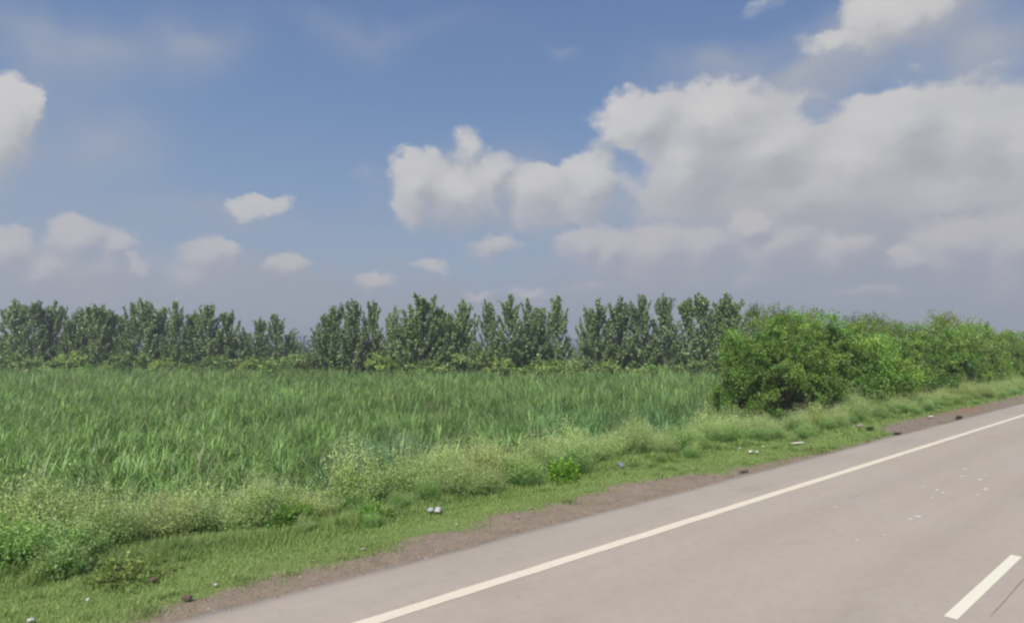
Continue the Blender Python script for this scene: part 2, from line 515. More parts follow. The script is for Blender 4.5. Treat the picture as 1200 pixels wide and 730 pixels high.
def build_cane():
    rng = np.random.default_rng(5)
    acc = Acc()

    def band(z0, z1, dens, nl, segs, wmul, Lmul=1.0):
        area = .9 * (z1 * z1 - z0 * z0)
        n = int(area * dens)
        P, Z = cam_scatter(rng, n, z0, z1)
        u, w = P[:, 0], P[:, 1]
        edge_w = foot(u) + 2.9 + (fbm(u * .5, u * 0, 41) - .5) * 1.6
        keep = (w > edge_w)
        gap = fbm(u * .9, w * .9, 51)
        keep &= rng.uniform(0, 1, n) < np.clip((gap - .30) * 5, .12, 1) * np.clip((fbm(u * 2.6, w * 2.6, 52, 2) - .22) * 5, .15, 1)
        for tx, tb, tr in ((462, 2.4, .95), (418, 2.3, .75)):
            for dep in np.arange(6, 40, .05):
                q = at_depth(tx, 540, dep)
                if q[1] > foot(q[0]) + tb: break
            keep &= ((u - q[0]) ** 2 + (w - q[1]) ** 2 > tr * tr) & ~((np.abs(u - q[0] * w / q[1]) < .55) & (w < q[1]))
        # ends behind the hedge on the right
        keep &= ~((u > 26) & (w < 11.5 + (u - 26) * .1))
        P = P[keep]; u, w = P[:, 0], P[:, 1]; n = len(P)
        gz = ground_z(u, w)
        hh = 1.16 + (fbm(u * .35, w * .35, 61) - .5) * .55 + (fbm(u * 1.3, w * 1.3, 63) - .5) * .7 + rng.normal(0, .08, n)
        hh = hh * (1 + .34 * np.clip((depth_of(u, w) - 24) / 34, 0, 1))
        idx = np.repeat(np.arange(n), nl)
        m = len(idx)
        frac = rng.uniform(0, 1, m)
        h = hh[idx]
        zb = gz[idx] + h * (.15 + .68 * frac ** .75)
        az = rng.uniform(0, 2 * PI, m)
        off = rng.uniform(0, .08, m)
        base = np.stack([u[idx] + np.cos(az) * off, w[idx] + np.sin(az) * off, zb], 1)
        L = h * rng.uniform(.38, .85, m) * (1.05 - .25 * frac) * Lmul
        W = rng.uniform(.010, .024, m) * wmul
        a0 = R(86) - rng.uniform(0, .75, m) * (1.1 - .6 * frac)
        bend = rng.uniform(.25, 2.4, m) * (1.05 - .35 * frac)
        arch = rng.uniform(0, 1, m) < .2
        bend[arch] = rng.uniform(1.9, 3.0, arch.sum()); L[arch] *= 1.25; W[arch] *= 1.1
        # colour
        uu, ww = u[idx], w[idx]
        D = depth_of(uu, ww); X = lateral_of(uu, ww)
        pal = np.array([[.225, .385, .10], [.27, .42, .125], [.175, .31, .09], [.37, .50, .18], [.46, .56, .24]])  # last two pale tints are painted glints on scattered leaves
        ci = rng.choice(5, m, p=[.33, .34, .21, .09, .03])
        pv = rng.uniform(.5, 1.4, n)[idx][:, None] * (.65 + .7 * fbm(uu * 1.9, ww * 1.9, 77, 2))[:, None]
        C = pv * pal[ci] * rng.uniform(.8, 1.25, m)[:, None] * 1.12
        C = C * (.5 + .62 * frac)[:, None]  # lower leaves tinted darker, painted shade that gives the crop depth
        dry = rng.uniform(0, 1, m) < .04
        C[dry] = np.array([.42, .38, .20]) * rng.uniform(.7, 1.1, dry.sum())[:, None]
        big = fbm(uu * .12, ww * .12, 71)
        C = C * (.82 + .36 * big)[:, None]
        # near leaves tinted bluish and darker toward the right
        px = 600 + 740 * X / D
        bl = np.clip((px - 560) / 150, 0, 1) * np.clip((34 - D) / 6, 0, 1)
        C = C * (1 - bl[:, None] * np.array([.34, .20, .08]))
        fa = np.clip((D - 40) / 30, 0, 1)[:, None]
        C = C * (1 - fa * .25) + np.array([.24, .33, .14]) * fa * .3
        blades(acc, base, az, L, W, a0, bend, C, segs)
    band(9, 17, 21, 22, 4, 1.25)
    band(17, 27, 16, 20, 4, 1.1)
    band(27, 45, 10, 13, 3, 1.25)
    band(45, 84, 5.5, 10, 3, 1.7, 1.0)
    print('cane verts', acc.n)
    o = obj('cane_field', acc.mesh('cane_field', M_cane))
    tag(o, 'wide field of young green sugar cane between the roadside weeds and the poplars', 'crop', kind='stuff')


build_cane()


# ------------------------------------------------------------------ verge grass
def build_grass():
    rng = np.random.default_rng(8)
    acc = Acc()

    def band(u0, u1, dens, hmul, wmul):
        n = int((u1 - u0) * 3.2 * dens)
        u = rng.uniform(u0, u1, n); w = rng.uniform(W_PAVE - .02, W_PAVE + 3.2, n)
        nz = (fbm(u * 1.1, w * 1.1, 21) - .5) * 1.0 + (fbm(u * 5, w * 5, 22) - .5) * .8 + .1
        gd = np.minimum(w - dirtb(u), w - hollow_b(u)) - nz * .55
        p = np.clip(.5 + gd / .6, 0.045, 1) * np.clip(.25 + 2.2 * fbm(u * 2.3, w * 2.3, 89, 3) ** 1.3, .3, 1)
        keep = (rng.uniform(0, 1, n) < p) & (w < foot(u) + .9) & (w > W_PAVE + .05)
        u, w, gd = u[keep], w[keep], gd[keep]; n = len(u)
        ne = int((u1 - u0) * 60)
        eu = rng.uniform(u0, u1, ne); ew = W_PAVE + .05 + np.abs(rng.normal(0, .09, ne))
        ek = rng.uniform(0, 1, ne) < np.clip((vnoise(eu * .9, eu * 0 + 4, 86) - .45) * 3, 0, 1)
        u = np.concatenate([u, eu[ek]]); w = np.concatenate([w, ew[ek]]); gd = np.concatenate([gd, np.full(ek.sum(), .1)]); n = len(u)
        z = ground_z(u, w) - .01
        tall = fbm(u * 1.7, w * 1.7, 81)
        prox = np.clip(1 - (foot(u) - w) / .8, 0, 1)
        clum = np.clip((vnoise(u * 4.2, w * 4.2, 87) - .62) * 4, 0, 1) * np.clip((vnoise(u * .9, w * .9, 88) - .3) * 2, 0, 1)
        L = (.025 + .14 * clum + .045 * tall + .07 * prox ** 2) * rng.uniform(.6, 1.4, n) * hmul
        az = rng.uniform(0, 2 * PI, n)
        pal = np.array([[.22, .34, .09], [.26, .38, .105], [.19, .30, .08], [.33, .39, .135], [.42, .41, .19]])
        C = pal[rng.choice(5, n, p=[.34, .32, .18, .11, .05])] * rng.uniform(.8, 1.25, n)[:, None]
        yel = np.clip(1 - gd / .5, 0, 1)[:, None] * rng.uniform(0, 1, n)[:, None]
        C = C * (1 - yel * .6) + np.array([.23, .23, .09]) * yel * .6
        big = fbm(u * .5, w * .9, 82)
        C = C * (.8 + .4 * big)[:, None]
        blades(acc, np.stack([u, w, z], 1), az, L, rng.uniform(.004, .008, n) * wmul, R(80) - rng.uniform(0, 1.1, n), rng.uniform(.1, 1.0, n), C, 2)
    band(-3, 8, 6500, 1, 1.0)
    band(8, 18, 3000, 1, 1.5)
    band(18, 40, 1000, 1.1, 2.4)
    band(40, 90, 260, 1.2, 3.6)
    print('grass verts', acc.n)
    o = obj('verge_grass', acc.mesh('verge_grass', M_grass))
    tag(o, 'short green grass covering the road verge in front of the weeds', 'grass', kind='stuff')


build_grass()


# ------------------------------------------------------------------ weeds
def weed_geo(seed, rad, h, ntw, tone, leafsize=.035, flower=1.0):
    """returns (leaf arrays, flower arrays) of a feathery flowering weed"""
    rng = np.random.default_rng(seed)
    lf = Acc(); fl = Acc()
    for k in range(ntw):
        th = rng.uniform(0, 2 * PI); e = rng.uniform(0, 1)
        el = math.asin(min(1, .12 + .9 * e))
        rr = rng.uniform(.55, 1.18)
        tip = np.array([math.cos(th) * math.cos(el) * rad, math.sin(th) * math.cos(el) * rad, .1 + math.sin(el) * (h - .1)]) * rr
        base = np.array([math.cos(th) * .06, math.sin(th) * .06, 0])
        t = np.linspace(0, 1, 5)[:, None]
        mid = base * .5 + tip * .5 + np.array([0, 0, .06 * h])
        P = (1 - t) ** 2 * base + 2 * t * (1 - t) * mid + t * t * tip
        tube(lf, P[1:], np.linspace(.006, .002, 4), 3, np.array(tone) * .8)
        nl = 22
        tt = rng.uniform(.35, 1.0, nl)[:, None]
        c = (1 - tt) ** 2 * base + 2 * tt * (1 - tt) * mid + tt * tt * tip + rng.normal(0, .045, (nl, 3))
        ax = unit(rng.normal(0, 1, (nl, 3)) + (tip - base) * .6 / rad * .5 + [0, 0, .25])
        nr = unit(rng.normal(0, .7, (nl, 3)) + [0, 0, 1.0])
        z = np.clip(c[:, 2] / h, 0, 1)
        C = np.array(tone) * np.array([.8, 1, .9]) ** (1 - z[:, None]) * (.52 + .78 * z)[:, None] * rng.uniform(.8, 1.2, (nl, 1))  # leaf tint darker and greener at the base, lighter on top: painted shading
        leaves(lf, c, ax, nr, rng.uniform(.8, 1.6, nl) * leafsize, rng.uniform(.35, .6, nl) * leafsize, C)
        if e > .25 and rng.uniform() < flower:
            nf = 32
            c = tip + rng.normal(0, .075, (nf, 3)) * [1, 1, .6] + [0, 0, .02]
            s = rng.uniform(.006, .011, nf)
            C = np.array([.56, .63, .32]) * rng.uniform(.85, 1.12, (nf, 1))
            leaves(fl, c, unit(rng.normal(0, 1, (nf, 3))), unit(rng.normal(0, .5, (nf, 3)) + [0, 0, 1]), s * 1.5, s * 1.3, C)
    return lf, fl


WT = {'pale': (.45, .57, .215), 'green': (.31, .47, .14), 'straw': (.52, .57, .22), 'bright': (.24, .44, .07)}
weed_protos = []
for k, (rad, h, tone, flw) in enumerate([(.5, .8, 'pale', 1.), (.55, .75, 'green', .5), (.45, .85, 'pale', 1.), (.5, .65, 'straw', 1.), (.4, .6, 'green', .25), (.6, .8, 'pale', .9)]):
    weed_protos.append(weed_geo(100 + k, rad, h, 150, WT[tone], .036, flw))


def acc_arrays(a):
    V = np.concatenate(a.V); C = np.concatenate(a.C); Q = np.concatenate(a.Q)
    return V, Q, C


WA = [(acc_arrays(a), acc_arrays(b) if b.n else None) for a, b in weed_protos]


def build_weed_band():
    rng = np.random.default_rng(12)
    la = Acc(); fa = Acc()
    u = -4.5; n = 0
    for row, (off, sp, smin, smax) in enumerate([(-.05, .8, .28, .45), (.45, .62, .45, .85), (1.1, .7, .75, 1.1), (1.8, .8, .85, 1.2), (2.5, 1.0, .85, 1.2), (3.2, 1.2, .8, 1.1)]):
        u = -5.0
        while u < 78:
            f = 1 + max(0, u - 15) / 60
            u += sp * rng.uniform(.65, 1.35) * f
            w = float(foot(u)) + off + rng.normal(0, .22) - (.12 if u < 2 else 0)
            clump = float(vnoise(u * .45, row * .6, 91))
            if row == 0 and clump < .4: continue
            if row == 1 and clump < .35: continue
            if row >= 4 and u > 24: continue
            s = rng.uniform(smin, smax) * (.72 + .55 * clump) * (1.30 if u < 3 else 1.08)
            k = rng.choice(6, p=[.26, .14, .24, .12, .08, .16])
            tint = np.array([1, 1, 1]) * rng.uniform(.85, 1.15)
            if row <= 1: k = rng.choice([1, 4, 1, 0])
            sp_ = float(vnoise(u * .22, 7.3, 95))
            if sp_ > .62 and row > 0 and 10 < u < 40: tint = tint * np.array([1.12, .97, .95])
            a = rng.uniform(0, 2 * PI)
            M = np.array([[math.cos(a), -math.sin(a), 0], [math.sin(a), math.cos(a), 0], [0, 0, 1]]) * s
            M[2, 2] *= rng.uniform(.8, 1.22)
            loc = np.array([u, w, float(ground_z(u, w)) - .02])
            (V, Q, C), fb = WA[k]
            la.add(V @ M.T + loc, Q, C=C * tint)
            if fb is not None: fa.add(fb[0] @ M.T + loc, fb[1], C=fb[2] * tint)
            n += 1
    for k in range(260):
        u = -4 + 60 * rng.uniform() ** 1.6; w = float(foot(u)) + rng.uniform(.5, 3.0)
        hh = rng.uniform(.55, 1.15); az = rng.uniform(0, 6.28); ln = rng.uniform(.05, .45)
        b = np.array([u, w, float(ground_z(u, w))])
        t = np.linspace(0, 1, 5)[:, None]
        P = b + t * np.array([0, 0, hh]) + t ** 2 * np.array([math.cos(az), math.sin(az), -.1]) * ln
        c = np.array([.46, .40, .24]) if rng.uniform() < .6 else np.array([.36, .46, .17])
        tube(la, P, np.linspace(.006, .003, 5), 3, c)
        for q in range(7):
            f = rng.uniform(.5, 1); pb = b + f * np.array([0, 0, hh]) + f ** 2 * np.array([math.cos(az), math.sin(az), -.1]) * ln
            d = unit(rng.normal(0, 1, 3) + [0, 0, .6]); tube(la, pb + d * np.linspace(0, rng.uniform(.06, .2), 3)[:, None], np.array([.003, .003, .002]), 3, c)
    print('weeds', n, la.n)
    o = obj('roadside_weeds', la.mesh('roadside_weeds', M_weed))
    tag(o, 'long bank of feathery pale green flowering weeds lining the road verge', 'weeds', kind='stuff')
    f = obj('flower_heads', fa.mesh('flower_heads', M_flower), o)
    f['kind'] = 'stuff'


build_weed_band()


def weed_thing(name, px, py, s, geo, label, cat='weed', sink=0.02, toff=.3):
    p = at(px, py)
    w = p[1] + toff; u = p[0]
    z = float(ground_z(u, w)) - sink
    r = empty(name, (u, w, z), 0, s)
    tag(r, label, cat)
    lf, fl = geo
    obj('foliage', lf.mesh('weed_foliage', M_weed), r)
    if fl is not None and fl.n: obj('flower_heads', fl.mesh('weed_flowers', M_flower), r)
    return r


def leafy_geo(seed, rad, h, n, tone, ls):
    rng = np.random.default_rng(seed)
    lf = Acc()
    for k in range(n):
        th = rng.uniform(0, 2 * PI); el = math.asin(rng.uniform(.05, 1))
        tip = np.array([math.cos(th) * math.cos(el) * rad, math.sin(th) * math.cos(el) * rad, math.sin(el) * h]) * rng.uniform(.7, 1.05)
        t = np.linspace(.1, 1, 4)[:, None]
        tube(lf, tip * t, np.linspace(.007, .003, 4), 3, np.array(tone) * .7)
        nl = 9
        tt = rng.uniform(.4, 1.02, nl)[:, None]
        c = tip * tt + rng.normal(0, .02, (nl, 3))
        ax = unit(rng.normal(0, .7, (nl, 3)) + unit(tip[None]) * .8)
        C = np.array(tone) * rng.uniform(.65, 1.3, (nl, 1)) * (.6 + .5 * c[:, 2:3] / h)
        leaves(lf, c, ax, unit(rng.normal(0, .5, (nl, 3)) + [0, 0, 1]), rng.uniform(.7, 1.3, nl) * ls, rng.uniform(.4, .6, nl) * ls, C)
    return lf, None


weed_thing('flowering_weed', 40, 640, 1.0, weed_geo(201, .55, .85, 170, WT['pale']), 'tall pale flowering weed at the left edge of the photo in front of the cane')
weed_thing('flowering_weed', 118, 628, 1.0, weed_geo(202, .6, .95, 190, WT['pale']), 'tallest feathery cream flowered weed left of the bare gap in the bank', toff=.6)
weed_thing('flowering_weed', 210, 628, .95, weed_geo(203, .5, .75, 150, WT['straw']), 'low straw toned weed just before the dip where dry cane shows', toff=.6)
weed_thing('flowering_weed', 330, 612, 1.0, weed_geo(204, .6, .85, 170, WT['green']), 'fuller green weed mound right of the dip in the bank', toff=.5)
weed_thing('flowering_weed', 590, 572, 1.15, weed_geo(205, .75, .85, 240, WT['straw']), 'broad rounded yellowish weed mound above the white litter', toff=.75)
weed_thing('flowering_weed', 540, 580, 1.0, weed_geo(206, .6, .85, 190, WT['pale']), 'weed mound standing out left of the broad yellowish one', toff=.7)
weed_thing('flowering_weed', 700, 545, 1.05, weed_geo(207, .65, .8, 190, WT['pale']), 'pale weed mound behind the small dark bottle on the verge', toff=.6)
weed_thing('flowering_weed', 985, 498, 1.15, weed_geo(208, .8, .8, 200, WT['straw']), 'brownish weed mound behind the black rag farther up the road', toff=.8)
weed_thing('leafy_weed', 668, 560, .85, leafy_geo(211, .5, .5, 90, (.27, .50, .05), .075), 'bright lime green broad leaved weed at the foot of the weed bank', toff=.2)
weed_thing('leafy_weed', 348, 612, .8, leafy_geo(212, .5, .55, 90, (.20, .38, .06), .085), 'dark edged green broad leaved weed in the bank left of the litter', toff=.15)
weed_thing('leafy_weed', 75, 668, .8, leafy_geo(213, .45, .5, 80, (.36, .50, .20), .07), 'pale leaved low weed at the front of the bank near the left edge', toff=.1)
weed_thing('leafy_weed', 440, 605, .7, leafy_geo(214, .5, .45, 80, (.19, .38, .06), .08), 'low green leafy weed just left of the crumpled white litter', toff=.1)
rusty = leafy_geo(215, .55, .28, 60, (.33, .40, .12), .06)
rng = np.random.default_rng(3)
for cc in rusty[0].C[::2]:
    if len(cc) > 20 and rng.uniform() < .45: cc[:] = np.array([.42, .28, .14]) * rng.uniform(.7, 1.2)
weed_thing('leafy_weed', 150, 672, 1.0, rusty, 'sprawling low weed with rusty brown leaves in the grass at lower left', toff=.05)


# tall tuft of coarse grass standing above the weeds
def tuft(px, topy, back, label, n, spread, tone, seed):
    for dep in np.arange(6, 40, .02):
        p = at_depth(px, 540, dep)
        if p[1] > foot(p[0]) + back: break
    h = at_depth(px, topy, dep)[2] - float(ground_z(p[0], p[1]))
    rng = np.random.default_rng(seed)
    r = empty('grass_tuft', (p[0], p[1], float(ground_z(p[0], p[1])) - .03))
    tag(r, label, 'grass tuft')
    a = Acc()
    az = rng.uniform(0, 2 * PI, n); off = rng.uniform(0, .32, n)
    base = np.stack([np.cos(az) * off, np.sin(az) * off, np.zeros(n)], 1)
    L = h * rng.uniform(.6, 1.12, n)
    C = np.array(tone) * rng.uniform(.7, 1.3, (n, 1))
    pale = rng.uniform(0, 1, n) < .06
    C[pale] = np.array([.3, .36, .2])
    blades(a, base, az, L, rng.uniform(.012, .02, n), R(88) - rng.uniform(0, spread, n), rng.uniform(.1, .9, n), C, 4)
    obj('blades', a.mesh('blades', M_cane), r)
    s = Acc()
    for k in range(9):
        th = math.atan2(RT[1], RT[0]) + rng.uniform(-.5, .5); e = R(rng.uniform(38, 62)); Ls = h * rng.uniform(.95, 1.2)
        P = np.array([[0, 0, 0], [math.cos(th) * math.cos(e) * Ls * .5, math.sin(th) * math.cos(e) * Ls * .5, math.sin(e) * Ls * .55],
                      [math.cos(th) * math.cos(e) * Ls, math.sin(th) * math.cos(e) * Ls, math.sin(e) * Ls]])
        tube(s, P, [.008, .007, .004], 4, (.30, .36, .2))
    obj('stalks', s.mesh('stalks', M_cane), r)


tuft(462, 498, 2.4, 'tall tuft of coarse bluish grass with pale leaning stalks behind the weed bank', 700, .55, (.19, .31, .155), 4)
tuft(418, 512, 2.3, 'shorter bluish grass tuft just left of the tall stalked one', 520, .5, (.18, .30, .145), 6)


# ------------------------------------------------------------------ trees
def poplar_geo(seed, H, width=1.0):
    rng = np.random.default_rng(seed)
    wd = Acc(); lf = Acc()
    n = 9
    t = np.linspace(0, 1, n)
    wob = np.cumsum(rng.normal(0, .035, (n, 2)), 0); wob -= wob[0]
    TP = np.stack([wob[:, 0], wob[:, 1], t * H * .97], 1)
    tube(wd, TP, np.interp(t, [0, .1, 1], [.12, .09, .012]), 7, (1, 1, 1))
    ga = rng.uniform(0, 6)
    tops = [(t_, None) for t_ in np.sort(np.concatenate([rng.uniform(.05, .3, 18), rng.uniform(.2, .96, 46)]))]
    cs = []; axs = []; shade = []
    for k, (tb, _) in enumerate(tops):
        ga += 2.4 + rng.normal(0, .35)
        prof = np.interp(tb, [.06, .2, .5, .8, 1], [.85, 1.15, 1.12, .85, .5]) * rng.uniform(.65, 1.2)
        Lb = H * .33 * prof * width
        inc = R(np.interp(tb, [.06, .4, .95], [74, 50, 18]) + rng.normal(0, 7))
        b0 = np.array([np.interp(tb * .97, t * .97, TP[:, 0]), np.interp(tb * .97, t * .97, TP[:, 1]), tb * H * .97])
        s = np.linspace(0, 1, 5)
        out = np.array([math.cos(ga), math.sin(ga), 0])
        ii = inc * (1 - .45 * s)
        step = Lb / 4 * (out[None] * np.sin(ii)[:, None] + np.array([0, 0, 1.0]) * np.cos(ii)[:, None])
        P = b0 + np.concatenate([[[0, 0, 0]], np.cumsum(step[1:], 0)])
        tube(wd, P, np.linspace(.028, .006, 5) * (1.1 - .5 * tb), 4, (.9, .9, .9))
        subs = [(P, 1.0)]
        for q in range(7):
            f = rng.uniform(.25, .9); pi_ = np.array([np.interp(f, s, P[:, i]) for i in range(3)])
            d = unit(unit(P[-1] - P[0]) + rng.normal(0, .5, 3) + [0, 0, .35])
            l2 = rng.uniform(.3, .65) * (.6 + .4 * prof)
            P2 = pi_ + d * np.linspace(0, l2, 3)[:, None]
            subs.append((P2, .6))
        for P2, wgt in subs:
            ln = np.linalg.norm(P2[-1] - P2[0])
            m = max(4, int(ln * 34 * wgt))
            tt = rng.uniform(.12 if wgt == 1 else .2, 1.04, m)
            ss = np.linspace(0, 1, len(P2))
            c = np.stack([np.interp(tt, ss, P2[:, i]) for i in range(3)], 1) + rng.normal(0, .055, (m, 3))
            cs.append(c)
            axs.append(unit(rng.normal(0, .8, (m, 3)) + out * .5 + [0, 0, -.1]))
            shade.append(np.full(m, rng.uniform(.75, 1.2)))
    # leader
    m = 90
    tt = rng.uniform(.84, 1.0, m)
    c = np.stack([np.interp(tt, t, TP[:, i]) for i in range(3)], 1) + rng.normal(0, .09, (m, 3))
    cs.append(c); axs.append(unit(rng.normal(0, 1, (m, 3)))); shade.append(np.full(m, 1.0))
    c = np.concatenate(cs); ax = np.concatenate(axs); sh = np.concatenate(shade)
    m = len(c)
    nr = unit(rng.normal(0, .75, (m, 3)) + [0, 0, .75] + c * [1, 1, 0] * .5)
    pal = np.array([[.165, .25, .095], [.215, .315, .112], [.28, .385, .13], [.34, .43, .20]])  # last, palest tint paints highlight flecks on a few leaves
    C = pal[rng.choice(4, m, p=[.4, .35, .17, .08])] * (sh * rng.uniform(.8, 1.2, m))[:, None]
    L = rng.uniform(.13, .27, m)
    leaves(lf, c, ax, nr, L, L * .85, C, .12)
    return wd, lf


POP = []
for k in range(10):
    H = [8.6, 8.2, 9.0, 8.4, 8.8, 8.0, 9.2, 8.5, 8.7, 9.4][k]
    wd, lf = poplar_geo(300 + k, H, [1, 1.1, .95, 1.15, 1, 1.2, .9, 1.05, 1.1, .72][k])
    POP.append((H, wd.mesh('poplar_trunk', M_popbark, True), lf.mesh('poplar_crown', M_poplar)))


def place_tree(name, protos, k, px, topy, depth, base_z, label, cat, group, rz, sx=1.0):
    top = at_depth(px, topy, depth)
    H, tm, cm = protos[k]
    s = (top[2] - base_z) / H
    r = empty(name, (top[0], top[1], base_z), rz)
    r.scale = (s * sx, s * sx, s)
    tag(r, label, cat, group)
    obj('trunk', tm, r); obj('crown', cm, r)
    return r


GP = 'poplars along the far edge of the field'
poplars = [
    # first clump at the left
    (20, 357, 79, 'poplar with a split spiky top at the left end of the poplar line'),
    (43, 357, 77, 'poplar second from the left end, twin pointed top'),
    (64, 358, 79, 'rounded tall poplar on the right of the leftmost clump'),
    (80, 375, 77, 'short poplar filling the right shoulder of the leftmost clump'),
    (8, 392, 84, 'low dim poplar at the extreme left edge of the photo'),
    # second clump
    (92, 374, 78, 'short leaning poplar opening the second clump from the left'),
    (103, 365, 79, 'pointed poplar on the left of the second small clump'),
    (117, 365, 77, 'middle poplar of the second clump from the left'),
    (131, 367, 78, 'slender poplar on the right of the second clump'),
    (143, 375, 80, 'short poplar between the second clump and the long gappy row'),
    # third, long gappy row
    (155, 359, 78, 'first tall poplar of the long gappy row on the left'),
    (173, 357, 77, 'tallest poplar of the long gappy row on the left'),
    (190, 359, 79, 'narrow poplar right of the tallest in the gappy left row'),
    (206, 359, 77, 'poplar with sky showing both sides in the gappy left row'),
    (221, 367, 78, 'shorter thin poplar midway in the gappy left row'),
    (231, 368, 80, 'thin dark poplar left of the sharply pointed one'),
    (246, 363, 77, 'sharply pointed poplar above the brightest left shrub'),
    (267, 371, 78, 'conical poplar near the right end of the gappy left row'),
    (287, 383, 79, 'low round topped poplar in the falling end of the left row'),
    (305, 374, 78, 'poplar rising left of the twin top at the end of the left row'),
    (324, 372, 78, 'last pointed poplar at the right end of the left row'),
    (340, 386, 80, 'small last poplar beside the distant dark wood'),
    # fourth clump
    (385, 374, 70, 'lower poplar on the left flank of the fourth clump'),
    (394, 365, 69, 'narrow poplar at the left of the fourth clump right of the gap'),
    (416, 361, 68, 'broad middle poplar of the fourth clump'),
    (437, 360, 69, 'broad poplar on the right of the fourth clump'),
    # fifth clump
    (461, 360, 69, 'tall poplar at the left of the central clump'),
    (480, 361, 68, 'second poplar from left in the central clump'),
    (497, 356, 67, 'highest poplar of the central clump with a pointed tip'),
    (515, 369, 69, 'lower poplar right of the highest central one'),
    (529, 371, 68, 'rounded low poplar in the right half of the central clump'),
    (544, 361, 69, 'pointed poplar closing the central clump on the right'),
    # sixth clump
    (574, 359, 68, 'poplar at the left of the clump with the lone spire'),
    (596, 353, 67, 'tall broad poplar left of centre in the spire clump'),
    (621, 354, 68, 'tall broad poplar in the middle of the spire clump'),
    (637, 362, 70, 'lower poplar just left of the lone slim spire'),
    (653, 348, 68, 'slim tallest poplar standing like a spire beside the gap'),
    # seventh, long dense row
    (688, 370, 68, 'low left end poplar of the dense row right of the gap'),
    (703, 359, 67, 'first tall poplar of the dense row right of the gap'),
    (726, 357, 68, 'second tall poplar of the dense right row'),
    (751, 355, 67, 'poplar in the middle of the dense right row'),
    (778, 353, 68, 'highest rounded poplar of the dense right row'),
    (805, 357, 69, 'poplar just right of the highest in the dense right row'),
    (822, 352, 67, 'slim pointed poplar third from the right end of the dense row'),
    (838, 363, 69, 'low poplar between the last two spires left of the big bush'),
    (854, 352, 68, 'slim last poplar peeping out above the big green bush'),
]
rngp = np.random.default_rng(2)
order = [0, 1, 2, 5, 7, 4, 6, 0, 9, 3]
for i, (px, ty, dz, lab) in enumerate(poplars):
    k = 9 if ('slim' in lab or 'thin' in lab or 'narrow' in lab) and i % 2 == 0 else int(rngp.integers(0, 9))
    if 'spire' in lab and 'slim' in lab: k = 9
    fac = 1.0
    place_tree('poplar_tree', POP, k, px, ty + (5 if px < 600 else 3), dz, FIELD_Z, lab, 'poplar', GP, rngp.uniform(0, 6.28), rngp.uniform(.95, 1.12) * (.74 if px in (437, 461, 544, 574, 653, 688, 80, 92, 143, 155, 206) else 1.0))


# ---- broad shrubs / acacias
def shrub_geo(seed, rx, h, ncl, nleaf, ls, tone, low=.0, crad=(.22, .45), stems=7, flat=0):
    rng = np.random.default_rng(seed)
    wd = Acc(); lf = Acc()
    cl = []
    for k in range(ncl):
        th = rng.uniform(0, 2 * PI); e = rng.uniform(0, 1) ** .8
        el = math.asin(min(1, e)); rr = rng.uniform(.45, 1.0) ** .6
        lump = .8 + .35 * vnoise(math.cos(th) * 1.7 + 5, math.sin(th) * 1.7 + e * 2.1, seed)
        r = rng.uniform(*crad)
        c = np.array([math.cos(th) * math.cos(el) * rx * rr * lump, math.sin(th) * math.cos(el) * rx * rr * lump,
                      max(r * .5, low * h + (1 - low) * h * math.sin(el) * rr * lump)])
        c[2] = min(c[2], h - r * .6)
        cl.append((c, r, rr))
    tips = sorted(cl, key=lambda q: -q[0][2])
    for k in range(stems):
        c = cl[int(rng.integers(0, ncl))][0] * .9
        b = np.array([rng.normal(0, .12), rng.normal(0, .12), 0])
        mid = b * .5 + c * .45 + np.array([0, 0, h * .12])
        t = np.linspace(0, 1, 6)[:, None]
        P = (1 - t) ** 2 * b + 2 * t * (1 - t) * mid + t * t * c
        tube(wd, P, np.linspace(.03 + .012 * h, .012, 6), 6, (1, 1, 1))
        for q in range(3):
            c2 = c + rng.normal(0, .5, 3) * rx * .35
            tube(wd, np.linspace(P[3], c2, 4), np.linspace(.02, .006, 4), 4, (.9, .9, .9))
    per = nleaf // ncl
    for c, r, rr in cl:
        nsp = 9
        spd = unit(rng.normal(0, 1, (nsp, 3)) * [1, 1, .7] + [0, 0, .2] + unit(c[None] * [1, 1, .5]) * .55)
        spl = r * rng.uniform(.9, 2.1, nsp)
        si = rng.integers(0, nsp, per)
        f_ = rng.uniform(.05, 1.0, per) ** .75
        d = spd[si]
        p = c + d * (spl[si] * f_)[:, None] - np.array([0, 0, .22]) * (f_ ** 2 * spl[si])[:, None] + rng.normal(0, 1, (per, 3)) * (r * .22 * (1.15 - .6 * f_))[:, None]
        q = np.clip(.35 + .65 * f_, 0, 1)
        p[:, 2] = np.maximum(p[:, 2], .04)
        ax = unit(rng.normal(0, .9, (per, 3)) + d * .5 + [0, 0, -.15])
        nr = unit(rng.normal(0, .6, (per, 3)) + d * .6 + [0, 0, .6])
        tv = rng.uniform(.6, 1.3)
        warm = rng.uniform(.85, 1.2)
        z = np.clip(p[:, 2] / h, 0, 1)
        C = np.array(tone) * np.array([warm, 1, 1]) * tv * (.6 + .5 * z)[:, None] * rng.uniform(.75, 1.3, (per, 1)) * (.5 + .55 * q)[:, None]  # shade painted into the tint: darker low down and inside each clump
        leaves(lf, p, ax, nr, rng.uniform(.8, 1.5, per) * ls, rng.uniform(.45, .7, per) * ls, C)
    return wd, lf


def shrub_protos(seeds, **kw):
    out = []
    for s in seeds:
        wd, lf = shrub_geo(s, **kw)
        out.append((kw['h'], wd.mesh('shrub_stem', M_bark, True), lf.mesh('shrub_crown', M_shrub)))
    return out


